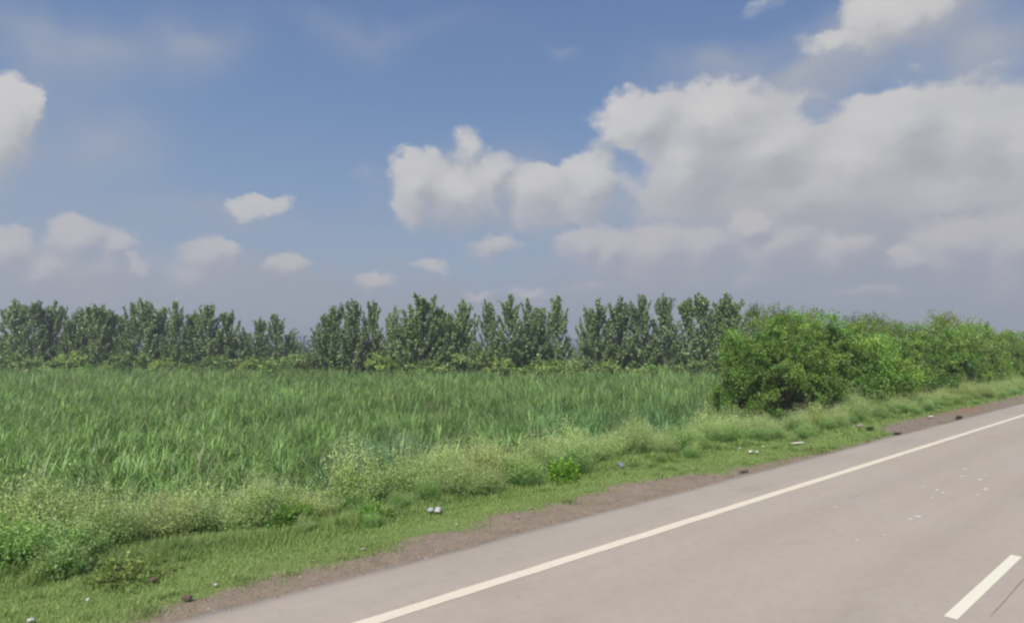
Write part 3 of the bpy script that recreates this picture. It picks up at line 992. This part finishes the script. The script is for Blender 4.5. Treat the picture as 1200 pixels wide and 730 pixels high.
SH_BIG = shrub_protos([402], rx=2.65, h=5.1, ncl=190, nleaf=64000, ls=.078, tone=(.20, .335, .062), stems=14)
SH_A = shrub_protos([411, 412, 413], rx=2.1, h=4.0, ncl=110, nleaf=32000, ls=.085, tone=(.22, .38, .068), stems=9)
SH_B = shrub_protos([421, 422], rx=2.1, h=3.8, ncl=110, nleaf=32000, ls=.085, tone=(.26, .43, .068), stems=9)
SH_D = shrub_protos([431, 432], rx=2.7, h=5.4, ncl=80, nleaf=26000, ls=.095, tone=(.24, .35, .075), low=.25, crad=(.45, .8), stems=9)

GH = 'bushes of the roadside hedge'
hedge = [
    (SH_BIG, 0, 918, 361, 24.5, 'bushy_tree', 'big dense rounded bush at the left end of the roadside hedge', .84),
    (SH_A, 0, 876, 380, 26, 'bushy_tree', 'left shoulder bush leaning out over the cane field', .62),
    (SH_A, 1, 962, 366, 28, 'bushy_tree', 'bush merging into the right side of the big rounded one', 1.0),
    (SH_B, 0, 1012, 388, 29, 'bushy_tree', 'bright lime green bush at the front of the hedge', .95),
    (SH_A, 2, 985, 384, 32, 'bushy_tree', 'mid green bush behind the bright lime one', 1.1),
    (SH_D, 0, 1003, 366, 42, 'bushy_tree', 'darker thin topped tree rising behind the hedge', .85),
    (SH_D, 1, 1046, 370, 46, 'bushy_tree', 'rounded dark crown behind the middle of the hedge', .9),
    (SH_A, 0, 1052, 384, 34, 'bushy_tree', 'mid green bush right of the bright lime one', 1.0),
    (SH_A, 1, 1092, 382, 37, 'bushy_tree', 'green bush below the flat topped dark tree', 1.05),
    (SH_D, 1, 1101, 361, 41, 'bushy_tree', 'dark flat topped acacia standing highest in the right hedge', .95),
    (SH_B, 1, 1112, 397, 37, 'bushy_tree', 'low bright green bush under the flat topped acacia', 1.0),
    (SH_B, 0, 1146, 374, 46, 'bushy_tree', 'tall light green bush right of the flat topped acacia', .9),
    (SH_A, 2, 1140, 394, 42, 'bushy_tree', 'lower green bush in front of the tall light one', 1.0),
    (SH_D, 0, 1172, 386, 47, 'bushy_tree', 'dark shaded tree near the right edge of the photo', .8),
    (SH_B, 1, 1196, 375, 54, 'bushy_tree', 'light green bush at the right edge of the photo', 1.0),
    (SH_A, 0, 1225, 380, 60, 'bushy_tree', 'farthest bush of the hedge running out past the right edge', 1.2),
    (SH_D, 0, 903, 355, 40, 'bushy_tree', 'dark tree top showing just behind the big rounded bush', .7),
    (SH_D, 1, 938, 357, 41, 'bushy_tree', 'dark domed crown behind the right of the big rounded bush', .75),
]
rngh = np.random.default_rng(6)
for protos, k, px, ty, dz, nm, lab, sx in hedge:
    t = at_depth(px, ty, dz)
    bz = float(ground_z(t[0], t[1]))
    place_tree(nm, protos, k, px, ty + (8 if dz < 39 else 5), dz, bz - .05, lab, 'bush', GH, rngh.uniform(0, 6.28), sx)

# ---- undergrowth at the foot of the poplars
UND = []
for s, tone in ((501, (.27, .42, .12)), (502, (.22, .34, .11)), (503, (.32, .48, .125))):
    wd, lf = shrub_geo(s, rx=2.0, h=2.2, ncl=40, nleaf=5200, ls=.16, tone=tone, stems=5, crad=(.18, .42))
    UND.append((2.2, wd.mesh('undergrowth_stem', M_bark, True), lf.mesh('undergrowth_crown', M_under)))
GU = 'shrubs at the foot of the poplars'
under = [
    (12, 411, 74, 1.1, 'light green shrub at the left edge below the first poplars'),
    (35, 420, 73, .9, 'low pale shrub under the leftmost poplar clump'),
    (78, 414, 74, 1.0, 'bright yellowish shrub below the right of the leftmost clump'),
    (112, 424, 73, 1.0, 'low shrub under the second poplar clump'),
    (152, 414, 74, 1.1, 'light shrub below the gap before the long gappy row'),
    (190, 421, 73, 1.1, 'dim low shrub under the tall part of the gappy row'),
    (225, 423, 73, 1.0, 'low shrub left of the brightest left shrub'),
    (258, 417, 72, 1.0, 'brightest rounded shrub under the sharply pointed poplar'),
    (298, 421, 73, 1.0, 'low shrub below the falling end of the left row'),
    (335, 416, 71, 1.0, 'shrub left of the large light one in the poplar gap'),
    (361, 414, 70, 1.2, 'large light green shrub filling the gap beside the fourth clump'),
    (450, 417, 66, .9, 'small shrub in the narrow gap between fourth and central clumps'),
    (505, 421, 65, 1.0, 'low shrub under the highest central poplar'),
    (556, 414, 66, 1.1, 'bright shrub in the gap left of the spire clump'),
    (590, 421, 65, 1.0, 'low shrub under the left half of the spire clump'),
    (640, 419, 65, 1.1, 'pale shrub below the lone slim spire'),
    (672, 423, 66, .9, 'bright shrub at the foot of the hazy gap'),
    (708, 423, 65, 1.0, 'low shrub under the left end of the dense right row'),
    (760, 424, 65, 1.0, 'low shrub under the middle of the dense right row'),
    (815, 422, 65, 1.1, 'light shrub under the right end of the dense row near the big bush'),
]
for i, (px, ty, dz, sx, lab) in enumerate(under):
    place_tree('undergrowth_shrub', UND, i % 3, px, ty + 2, dz, FIELD_Z - .05, lab, 'shrub', GU, i * 1.7, sx * 1.1)


# ---- distant woods
def build_far():
    rng = np.random.default_rng(44)
    a = Acc()
    for row, (D, tone, hz) in enumerate([(115, (.085, .125, .085), 1.0), (170, (.12, .15, .14), 1.0), (300, (.19, .21, .23), 1.0)]):  # aerial haze painted into the tones, greyer and bluer by row
        n = 75
        X = np.linspace(-1.1, 1.1, n) * D + rng.normal(0, D * .008, n)
        for x in X:
            h = (5.2 if row == 0 else 7.0 if row == 1 else 11) * rng.uniform(.75, 1.12)
            if row == 0: h *= .62 + .55 * float(vnoise(x * .06, 1, 3))
            d = D + rng.normal(0, D * .03)
            c0 = np.array([*(FW[:2] * d + RT[:2] * x), FIELD_Z])
            per = 230
            q = unit(rng.normal(0, 1, (per, 3))) * (rng.uniform(.3, 1, (per, 1)) ** .5)
            r = h * .42
            p = c0 + np.array([0, 0, h * .52]) + q * [r, r, h * .5]
            lump = fbm(p[:, 0] * .8, p[:, 2] * .8, 5)
            s = h * .06 * rng.uniform(.7, 1.4, per)
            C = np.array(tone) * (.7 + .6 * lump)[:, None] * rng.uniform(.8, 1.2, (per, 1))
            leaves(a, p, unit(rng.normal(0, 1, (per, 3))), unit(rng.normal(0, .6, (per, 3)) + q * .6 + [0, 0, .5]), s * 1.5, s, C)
    o = obj('distant_woods', a.mesh('distant_woods', M_far))
    tag(o, 'hazy dark belt of far off woodland seen through the poplar gaps', 'woodland', kind='stuff')


build_far()


# ------------------------------------------------------------------ damp summer haze over the fields
def build_haze():
    a = Acc()
    P = [np.array([x, y, z]) for z in (-6, 40) for x, y in ((-700, -700), (700, -700), (700, 700), (-700, 700))]
    a.add(P, np.array([(3, 2, 1, 0), (4, 5, 6, 7), (0, 1, 5, 4), (1, 2, 6, 5), (2, 3, 7, 6), (3, 0, 4, 7)]))
    m, nt, N, L = new_mat('haze')
    v = N.new('ShaderNodeVolumePrincipled')
    v.inputs['Color'].default_value = (.93, .95, 1, 1); v.inputs['Density'].default_value = .0012; v.inputs['Anisotropy'].default_value = .2
    out = N.new('ShaderNodeOutputMaterial'); L.new(v.outputs[0], out.inputs['Volume'])
    o = obj('haze', a.mesh('haze', m)); tag(o, kind='structure')


build_haze()

# ------------------------------------------------------------------ litter
def crumple(name, px, py, sx, sy, sz, mat, label, cat, seed, parent=None, off=(0, 0), rz=0, rough=.35):
    p = at(px, py)
    z = float(ground_z(p[0], p[1]))
    rng = np.random.default_rng(seed)
    n, m = 13, 9
    th, ph = np.meshgrid(np.linspace(0, 2 * PI, n, endpoint=False), np.linspace(.12, PI - .12, m), indexing='ij')
    d = np.stack([np.cos(th) * np.sin(ph), np.sin(th) * np.sin(ph), np.cos(ph)], -1)
    rr = 1 + rng.uniform(-rough, rough, (n, m)) * np.sin(ph)
    V = d * rr[..., None] * np.array([sx, sy, sz * .8]) * .75
    V[..., 2] += sz * .75
    V = V.reshape(-1, 3)
    Q = []
    for i in range(n):
        for j in range(m - 1):
            i2 = (i + 1) % n
            Q.append((i * m + j, i * m + j + 1, i2 * m + j + 1, i2 * m + j))
    me = make_mesh(name, V, np.array(Q), None, mat)
    o = obj(name, me, parent)
    if parent is None:
        o.location = (p[0] + off[0], p[1] + off[1], z + .02); o.rotation_euler = (0, 0, rz)
        tag(o, label, cat)
    else:
        o.location = (off[0], off[1], 0); o.rotation_euler = (0, 0, rz)
    return o


M_white = simple_mat('white_plastic', (.56, .54, .50), .5, .12, 15, .3)
M_greyp = simple_mat('grey_plastic', (.42, .43, .44), .5, .2, 15, .3)
M_cream = simple_mat('cream_plastic', (.58, .56, .45), .6, .1, 10, .3)
M_dark = simple_mat('dark_plastic', (.10, .11, .14), .35, .2, 10, .5)
M_blue = simple_mat('grey_blue_plastic', (.22, .24, .32), .3, .15, 10, .5)
M_black = simple_mat('black_rag', (.035, .032, .03), .9, .2, 10, .1)
M_stone = simple_mat('pale_stone', (.33, .29, .25), .9, .2, 14, .1, .4)
M_brick = simple_mat('brown_clod', (.16, .105, .085), .9, .3, 14, .1, .4)
M_pink = simple_mat('pinkish_wrapper', (.55, .38, .30), .6, .2, 12, .3)
rl = empty('plastic_bag', tuple(at(510, 599)[:2]) + (float(ground_z(*at(510, 599)[:2])) + .03,), .3)
tag(rl, 'crumpled white and grey plastic bag lying on the grass below the weeds', 'litter')
crumple('white_film', 0, 500, .13, .07, .06, M_white, '', '', 1, rl, (.04, -.03), .4)
crumple('grey_film', 0, 500, .11, .06, .06, M_greyp, '', '', 2, rl, (-.03, .06), .9)
crumple('foam_sheet', 935, 519.5, .34, .07, .05, M_cream, 'long cream foam sheet lying on the grass near the road', 'litter', 3, rz=-.35, rough=.2)


def bottle(px, py, rz, label):
    p = at(px, py); z = float(ground_z(p[0], p[1]))
    r = empty('plastic_bottle', (p[0], p[1], z + .06), rz)
    tag(r, label, 'bottle')
    a = Acc()
    prof = np.array([[-.13, .02], [-.128, .04], [-.05, .043], [-.045, .038], [0, .038], [.005, .043], [.06, .043], [.095, .02], [.12, .015]])
    ang = np.linspace(0, 2 * PI, 14, endpoint=False)
    V = np.stack([np.stack([np.full(14, x), np.cos(ang) * q, np.sin(ang) * q], 1) for x, q in prof]).reshape(-1, 3) * 1.15
    Q = [(i * 14 + k, i * 14 + (k + 1) % 14, (i + 1) * 14 + (k + 1) % 14, (i + 1) * 14 + k) for i in range(8) for k in range(14)]
    a.add(V, np.array(Q)); a.add(V[:14], None, np.array([(0, k + 1, k) for k in range(1, 13)]))
    obj('bottle_body', a.mesh('bottle_body', M_blue, True), r)
    c = Acc()
    V = np.stack([np.stack([np.full(14, x), np.cos(ang) * q, np.sin(ang) * q], 1) for x, q in [(.121, .017), (.145, .017)]]).reshape(-1, 3) * 1.15
    c.add(V, np.array([(k, (k + 1) % 14, 14 + (k + 1) % 14, 14 + k) for k in range(14)]), np.array([(14, 14 + k, 14 + k + 1) for k in range(1, 13)]))
    obj('bottle_cap', c.mesh('bottle_cap', M_dark, True), r)


bottle(727, 545, 1.0, 'grey blue plastic bottle lying on the grass at the edge of the weeds')
for (px, py, sx, sy, sz, m, nm, lab, cat) in [
    (797, 524, .13, .08, .10, M_pink, 'snack_wrapper', 'pinkish wrapper caught at the foot of the weeds', 'litter'),
    (867, 524.5, .05, .04, .04, M_white, 'paper_scrap', 'single white scrap on grass left of the scrap pair', 'litter'),
    (880, 530, .11, .06, .05, M_cream, 'paper_scrap', 'larger cream scrap of the pair on the grass near the foam sheet', 'litter'),
    (887, 530.8, .06, .05, .05, M_white, 'paper_scrap', 'smaller white scrap of the pair on the grass near the foam sheet', 'litter'),
    (894, 523, .06, .04, .04, M_cream, 'paper_scrap', 'dull cream scrap just above the scrap pair on the grass', 'litter'),
    (1008, 499, .26, .10, .08, M_stone, 'pale_stone', 'pale flat stone at the foot of the weeds beside the black rag', 'stone'),
    (1020, 503, .26, .10, .07, M_black, 'black_rag', 'black rag lying in the grass beside the pale flat stone', 'rag'),
    (1091, 489, .22, .1, .06, M_white, 'paper_scrap', 'white scrap on the bare dark hollow beside the road', 'litter'),
    (1124, 491, .25, .12, .08, M_black, 'dark_clod', 'dark clod at the road edge in the bare hollow', 'clod'),
    (1052, 509, .3, .07, .04, M_black, 'rubber_strip', 'dark rubber strip at the edge of the pavement before the hollow', 'litter'),
    (872, 553, .22, .05, .03, M_brick, 'rubber_strip', 'brown strip of debris along the pavement edge', 'litter'),
    (253, 685, .028, .022, .022, M_white, 'paper_scrap', 'tiny white scrap where the grass meets the bare soil', 'litter'),
    (219, 702, .06, .045, .035, M_brick, 'brown_clod', 'brown clod on the bare soil at lower left', 'clod'),
    (103, 700, .025, .02, .03, M_cream, 'paper_scrap', 'small cream scrap in the grass at lower left', 'litter'),
    (36, 727, .04, .03, .03, M_white, 'paper_scrap', 'white scrap in the grass at the bottom left corner', 'litter'),
    (180, 676, .05, .04, .04, M_brick, 'brown_clod', 'rusty clod beside the rusty leaved weed', 'clod'),
    (425, 642, .045, .03, .02, M_stone, 'pale_stone', 'pale pebble at the grass edge left of the plastic bag', 'stone'),
    (535, 612, .025, .02, .018, M_cream, 'pale_stone', 'cream pebble at the grass edge right of the plastic bag', 'stone'),
    (623, 594, .035, .025, .015, M_stone, 'pale_stone', 'flat pebble on the bare soil below the lime green weed', 'stone'),
    (607, 606, .04, .03, .016, M_stone, 'pale_stone', 'pebble on the bare soil near the pavement edge', 'stone'),
]:
    crumple(nm, px, py, sx, sy, sz, m, lab, cat, int(px), rz=px * .37 % 1 - .5 if sx < .2 else -.1)

def build_gravel():
    rng = np.random.default_rng(61)
    n = 14000
    u = -3 + 45 * rng.uniform(0, 1, n) ** 1.8
    top = np.maximum(dirtb(u), np.maximum(hollow_b(u), W_PAVE + .12))
    w = W_PAVE - .05 + (top - W_PAVE + .25) * rng.uniform(0, 1, n) ** 1.3
    keep = rng.uniform(0, 1, n) < np.clip((fbm(u * 1.4, w * 2.2, 62) - .32) * 3.5, .06, 1)
    u, w = u[keep], w[keep]; n = len(u)
    z = np.where(w < W_PAVE - .02, .0, ground_z(u, w))
    r = .004 + .013 * rng.uniform(0, 1, n) ** 3
    base = np.array([[1, 0, 0], [-.5, .87, 0], [-.5, -.87, 0], [.1, .05, .8]])
    th = rng.uniform(0, 6.28, n); c, s_ = np.cos(th), np.sin(th)
    B = base[None] * r[:, None, None] * rng.uniform(.6, 1.5, (n, 4, 1))
    V = np.stack([B[:, :, 0] * c[:, None] - B[:, :, 1] * s_[:, None] + u[:, None], B[:, :, 0] * s_[:, None] + B[:, :, 1] * c[:, None] + w[:, None], B[:, :, 2] + z[:, None]], -1).reshape(-1, 3)
    i = np.arange(n)[:, None] * 4
    T = np.concatenate([np.concatenate([i, i + 1, i + 3], 1), np.concatenate([i + 1, i + 2, i + 3], 1), np.concatenate([i + 2, i, i + 3], 1)])
    pal = np.array([[.32, .25, .195], [.25, .19, .145], [.42, .36, .30], [.20, .15, .12]])
    C = np.repeat(pal[rng.choice(4, n, p=[.35, .35, .12, .18])], 4, 0)
    o = obj('gravel', make_mesh('gravel', V, T, C, M_grit))
    tag(o, 'loose grit and small stones scattered over the bare soil beside the pavement', 'gravel', kind='stuff')


M_grit = leaf_mat('grit', 0.0, 0.0, .8)
build_gravel()

# ------------------------------------------------------------------ camera
cam = bpy.data.cameras.new('camera')
co = bpy.data.objects.new('camera', cam); COL.objects.link(co)
cam.sensor_width = 36; cam.lens = 36 * F / 1200
cam.clip_end = 8000
co.location = (0, 0, CAMZ)
co.rotation_euler = (PI / 2 + PITCH, 0, YAW - PI / 2)
SC.camera = co

# ------------------------------------------------------------------ sun
SUN_AZ_OFF = R(158)       # turned to the left of the camera heading
SUN_EL = R(50)
sa = YAW + SUN_AZ_OFF
sd = Vector((math.cos(sa) * math.cos(SUN_EL), math.sin(sa) * math.cos(SUN_EL), math.sin(SUN_EL)))
sl = bpy.data.lights.new('sun', 'SUN'); sl.energy = 4.6; sl.angle = R(1.5); sl.color = (1, .94, .84)
so = bpy.data.objects.new('sun', sl); COL.objects.link(so)
so.rotation_euler = sd.to_track_quat('Z', 'Y').to_euler()
so.location = (0, 0, 30)


# ------------------------------------------------------------------ sky
def azel(px, py):
    d = ray(px, py); d = d / np.linalg.norm(d)
    x = d @ RT; y = d @ FW
    return math.atan2(x, y), math.asin(d[2])


def srgb(*c):
    return tuple(((v / 255 + .055) / 1.055) ** 2.4 if v > 10 else v / 255 / 12.92 for v in c)


def cloud_group(name, blobs):
    g = bpy.data.node_groups.new(name, 'ShaderNodeTree')
    g.interface.new_socket('P', in_out='INPUT', socket_type='NodeSocketVector')
    g.interface.new_socket('D', in_out='OUTPUT', socket_type='NodeSocketFloat')
    N, L = g.nodes, g.links
    gi = N.new('NodeGroupInput'); go = N.new('NodeGroupOutput')
    cur = None
    for (cx, cy, rx, ry, wt) in blobs:
        a, e = azel(cx, cy)
        a0, _ = azel(cx - rx, cy); a1, _ = azel(cx + rx, cy)
        _, e0 = azel(cx, cy + ry); _, e1 = azel(cx, cy - ry)
        rxa = (a1 - a0) / 2; rye = (e1 - e0) / 2
        m = N.new('ShaderNodeVectorMath'); m.operation = 'MULTIPLY_ADD'
        m.inputs[1].default_value = (1 / rxa, 1 / rye, 0); m.inputs[2].default_value = (-a / rxa, -e / rye, 0)
        L.new(gi.outputs[0], m.inputs[0])
        hb = N.new('ShaderNodeVectorMath'); hb.operation = 'MULTIPLY'; hb.inputs[1].default_value = (1, .55, 1); L.new(m.outputs[0], hb.inputs[0])
        mx = N.new('ShaderNodeVectorMath'); mx.operation = 'MAXIMUM'; L.new(m.outputs[0], mx.inputs[0]); L.new(hb.outputs[0], mx.inputs[1])
        ln = N.new('ShaderNodeVectorMath'); ln.operation = 'LENGTH'; L.new(mx.outputs[0], ln.inputs[0])
        q = N.new('ShaderNodeMath'); q.operation = 'MULTIPLY_ADD'; q.inputs[1].default_value = -wt; q.inputs[2].default_value = wt
        L.new(ln.outputs['Value'], q.inputs[0])
        if cur is None: cur = q.outputs[0]
        else:
            s = N.new('ShaderNodeMath'); s.operation = 'SMOOTH_MAX'; s.inputs[2].default_value = .3
            L.new(cur, s.inputs[0]); L.new(q.outputs[0], s.inputs[1]); cur = s.outputs[0]
    L.new(cur, go.inputs[0])
    return g


CUM = [(-8, 135, 62, 62, 1), (22, 118, 34, 34, .9), (292, 236, 34, 14, .5), (318, 232, 34, 13, .5),
       (492, 206, 38, 44, 1), (535, 218, 60, 36, 1), (578, 205, 32, 30, .85), (545, 172, 30, 24, .36), (432, 200, 20, 16, .1),
       (628, 222, 56, 36, .9), (694, 212, 50, 42, 1), (655, 236, 90, 26, .8),
       (755, 138, 56, 46, .9), (835, 138, 100, 52, 1), (800, 185, 110, 66, 1), (900, 170, 110, 66, 1), (985, 195, 120, 66, 1), (1050, 150, 110, 66, 1),
       (1130, 160, 120, 80, 1), (1195, 175, 100, 100, 1), (960, 225, 260, 40, .9), (1120, 225, 200, 34, .9), (720, 150, 34, 24, .5),
       (1055, 8, 90, 34, .75), (990, 42, 70, 14, .45), (1120, -8, 90, 28, .75), (890, 20, 30, 9, .12)]
LOW = [(682, 282, 40, 22, .8), (715, 290, 54, 26, .9), (765, 294, 74, 34, 1), (822, 290, 60, 30, .9), (880, 264, 34, 22, .95), (905, 288, 64, 34, .9), (985, 290, 54, 24, .75),
       (1065, 294, 44, 16, .65), (1125, 284, 84, 34, .9), (1190, 285, 70, 52, 1), (880, 326, 40, 11, .4),
       (92, 276, 44, 26, .8), (136, 286, 46, 24, .7), (110, 310, 90, 30, .5), (230, 320, 80, 24, .4), (160, 306, 24, 15, .85), (250, 297, 46, 24, .8), (270, 290, 16, 13, .7), (335, 307, 32, 15, .85), (440, 326, 30, 13, .62),
       (580, 288, 42, 15, .55), (8, 288, 50, 28, .8), (48, 310, 54, 26, .7), (505, 309, 32, 6, .42), (560, 345, 26, 8, .35), (620, 343, 34, 10, .38), (700, 335, 60, 10, .3), (1010, 340, 90, 10, .3)]
SOFT = [(900, 112, 230, 42, .55), (1000, 240, 430, 110, 1.0), (1130, 330, 330, 70, .9), (760, 330, 240, 60, .8), (90, 320, 260, 70, .8), (330, 330, 240, 50, .6),
        (50, 45, 80, 34, .4), (245, 36, 80, 34, .36), (655, 48, 30, 12, .3), (228, 36, 46, 24, .32), (1060, 25, 170, 60, .75), (930, 82, 270, 40, .62), (850, 60, 150, 40, .4), (1150, 70, 150, 60, .6), (20, 150, 90, 60, .4), (560, 215, 170, 70, .5), (130, 175, 120, 60, .35), (230, 250, 230, 20, .4), (110, 40, 170, 60, .42), (30, 20, 160, 40, .35), (420, 30, 260, 26, .2), (640, 350, 700, 26, .6)]

w = bpy.data.worlds.new('World'); SC.world = w; w.use_nodes = True
nt = w.node_tree; N, L = nt.nodes, nt.links; N.clear()


def math_(op, a, b=None, c=None, clamp=False):
    n = N.new('ShaderNodeMath'); n.operation = op; n.use_clamp = clamp
    for i, v in enumerate((a, b, c)):
        if v is None: continue
        if isinstance(v, (int, float)): n.inputs[i].default_value = v
        else: L.new(v, n.inputs[i])
    return n.outputs[0]


def vmath(op, a, b=None, scale=None):
    n = N.new('ShaderNodeVectorMath'); n.operation = op
    for i, v in enumerate((a, b)):
        if v is None: continue
        if isinstance(v, tuple): n.inputs[i].default_value = v
        else: L.new(v, n.inputs[i])
    if scale is not None:
        if isinstance(scale, (int, float)): n.inputs['Scale'].default_value = scale
        else: L.new(scale, n.inputs['Scale'])
    return n.outputs['Value'] if op in ('DOT_PRODUCT', 'LENGTH') else n.outputs[0]


def mixc(f, a, b):
    x = N.new('ShaderNodeMix'); x.data_type = 'RGBA'
    if isinstance(f, (int, float)): x.inputs[0].default_value = f
    else: L.new(f, x.inputs[0])
    for i, v in ((6, a), (7, b)):
        if isinstance(v, tuple): x.inputs[i].default_value = (*v, 1)
        else: L.new(v, x.inputs[i])
    return x.outputs[2]


def smooth(v, lo, hi):
    n = N.new('ShaderNodeMapRange'); n.interpolation_type = 'SMOOTHSTEP'
    n.inputs['From Min'].default_value = lo; n.inputs['From Max'].default_value = hi
    L.new(v, n.inputs['Value']); return n.outputs[0]


tc = N.new('ShaderNodeTexCoord'); D = tc.outputs['Generated']
sx = N.new('ShaderNodeSeparateXYZ'); L.new(D, sx.inputs[0])
dx = vmath('DOT_PRODUCT', D, tuple(RT)); dy = vmath('DOT_PRODUCT', D, tuple(FW))
az = math_('ARCTAN2', dx, dy); el = math_('ARCSINE', sx.outputs['Z'])
cb = N.new('ShaderNodeCombineXYZ'); L.new(az, cb.inputs[0]); L.new(el, cb.inputs[1])
P = cb.outputs[0]


def noise(vec, sc, det, rough, dist=0.0):
    n = N.new('ShaderNodeTexNoise'); n.inputs['Scale'].default_value = sc; n.inputs['Detail'].default_value = det; n.inputs['Roughness'].default_value = rough
    n.inputs['Distortion'].default_value = dist
    L.new(vec, n.inputs['Vector']); return n


Pa = vmath('MULTIPLY', P, (1, 1.35, 1))
n1 = noise(Pa, 11, 7, .6); n2 = noise(P, 5, 3, .5); n3 = noise(P, 26, 5, .6)
warp = vmath('SCALE', vmath('SUBTRACT', n1.outputs['Color'], (.5, .5, .5)), None, .105)
Pw = vmath('ADD', P, warp)
warp2 = vmath('SCALE', vmath('SUBTRACT', n2.outputs['Color'], (.5, .5, .5)), None, .16)
Ps = vmath('ADD', P, warp2)
HOLES = [(958, 130, 36, 13, 1), (738, 184, 24, 16, .8), (700, 262, 70, 8, .5), (1010, 92, 120, 8, .6), (600, 185, 26, 14, .5)]
gh = cloud_group('cloud_gaps', HOLES)
gc = cloud_group('cumulus_field', CUM); gl_ = cloud_group('low_cumulus_field', LOW); gs = cloud_group('veil_field', SOFT)


def use(g, vec):
    n = N.new('ShaderNodeGroup'); n.node_tree = g; L.new(vec, n.inputs[0]); return n.outputs[0]


d0_ = use(gc, Pw)
d1_ = use(gc, vmath('ADD', Pw, (-.018, .03, 0)))
warpl = vmath('SCALE', vmath('SUBTRACT', noise(Pa, 20, 6, .58).outputs['Color'], (.5, .5, .5)), None, .055)
Pl = vmath('ADD', P, warpl)
l0_ = use(gl_, Pl); l1_ = use(gl_, vmath('ADD', Pl, (-.010, .018, 0)))
ds = use(gs, Ps)
hole = smooth(use(gh, Pw), -.1, .6)
fine = math_('MULTIPLY_ADD', n3.outputs['Fac'], .30, -.15)
dens = math_('ADD', d0_, fine)
hz = N.new('ShaderNodeMapRange'); hz.inputs['From Min'].default_value = .05; hz.inputs['From Max'].default_value = .27; hz.inputs['To Min'].default_value = .62; hz.inputs['To Max'].default_value = .92
L.new(el, hz.inputs[0])
lit = smooth(math_('SUBTRACT', d0_, d1_), -.45, .6)
litl = smooth(math_('SUBTRACT', l0_, l1_), -.45, .6)
crisp = math_('MULTIPLY_ADD', lit, 1.05, .65); crispl = math_('MULTIPLY_ADD', litl, .8, .65)
alpha = math_('MULTIPLY', math_('MULTIPLY', smooth(math_('MULTIPLY', math_('ADD', dens, .03), crisp), 0.0, .5), hz.outputs[0]), math_('MULTIPLY_ADD', hole, -.85, 1.0))
densl = math_('ADD', l0_, math_('MULTIPLY', fine, .8))
alphal = math_('MULTIPLY', smooth(math_('MULTIPLY', densl, crispl), -.02, .5), .86)
alpha_s = math_('MULTIPLY', smooth(math_('ADD', ds, math_('MULTIPLY_ADD', n2.outputs['Fac'], .5, -.22)), 0.0, .75), .92)
# base sky: Nishita blended with the measured hazy gradient
sky = N.new('ShaderNodeTexSky'); sky.sky_type = 'NISHITA'; sky.sun_disc = False
sky.sun_elevation = SUN_EL; sky.sun_rotation = math.atan2(sd.x, sd.y)
sky.air_density = 1.2; sky.dust_density = 2.0; sky.ozone_density = 1.5
STR = .1
elr = N.new('ShaderNodeValToRGB')
mr = N.new('ShaderNodeMapRange'); mr.inputs['From Min'].default_value = -.02; mr.inputs['From Max'].default_value = .55
L.new(el, mr.inputs[0]); L.new(mr.outputs[0], elr.inputs[0])
stops = [(0.0, (148, 157, 172)), (.10, (150, 161, 179)), (.25, (149, 168, 192)), (.45, (131, 158, 192)), (.68, (111, 143, 187)), (.9, (101, 132, 180)), (1.0, (99, 129, 178))]
cr = elr.color_ramp
cr.elements[0].position, cr.elements[0].color = 0, (*srgb(*stops[0][1]), 1)
cr.elements[1].position, cr.elements[1].color = 1, (*srgb(*stops[-1][1]), 1)
for p_, c_ in stops[1:-1]:
    e_ = cr.elements.new(p_); e_.color = (*srgb(*c_), 1)
grad = vmath('SCALE', elr.outputs[0], None, 1 / STR)
nish = vmath('MULTIPLY', sky.outputs[0], (.80, .80, .92))
base = mixc(.22, grad, nish)


def lum(c): return tuple(v / STR for v in srgb(*c))


n4 = noise(vmath('MULTIPLY', P, (1, 2.2, 1)), 7, 4, .5)
bright = math_('MULTIPLY_ADD', n4.outputs['Fac'], .9, math_('MULTIPLY_ADD', lit, .85, -.42), clamp=True)
brightl = math_('MULTIPLY_ADD', n4.outputs['Fac'], .5, math_('MULTIPLY_ADD', litl, 1.1, -.3), clamp=True)
elf = smooth(el, .02, .30)
c_lit = mixc(elf, lum((189, 187, 190)), lum((212, 210, 208)))
c_sh = mixc(elf, lum((166, 167, 178)), lum((172, 173, 178)))
ccol = mixc(bright, c_sh, c_lit)
veil = mixc(elf, lum((153, 159, 172)), lum((171, 174, 182)))
c1 = mixc(alpha_s, base, veil)
cl_col = mixc(brightl, lum((163, 164, 178)), lum((195, 192, 194)))
c2 = mixc(alphal, mixc(alpha, c1, ccol), cl_col)
bg = N.new('ShaderNodeBackground'); bg.inputs['Strength'].default_value = STR
L.new(c2, bg.inputs['Color'])
ow = N.new('ShaderNodeOutputWorld'); L.new(bg.outputs[0], ow.inputs[0])
w.cycles.sampling_method = 'MANUAL'; w.cycles.sample_map_resolution = 512

# ------------------------------------------------------------------ render look
SC.render.engine = 'CYCLES'
SC.view_settings.view_transform = 'Standard'; SC.view_settings.look = 'None'
SC.view_settings.exposure = 0; SC.view_settings.gamma = 1
SC.cycles.filter_width = 2.3
SC.cycles.volume_bounces = 0
SC.cycles.max_bounces = 6; SC.cycles.diffuse_bounces = 3; SC.cycles.transmission_bounces = 3; SC.cycles.glossy_bounces = 2
SC.cycles.sample_clamp_indirect = 4
SC.cycles.use_denoising = True
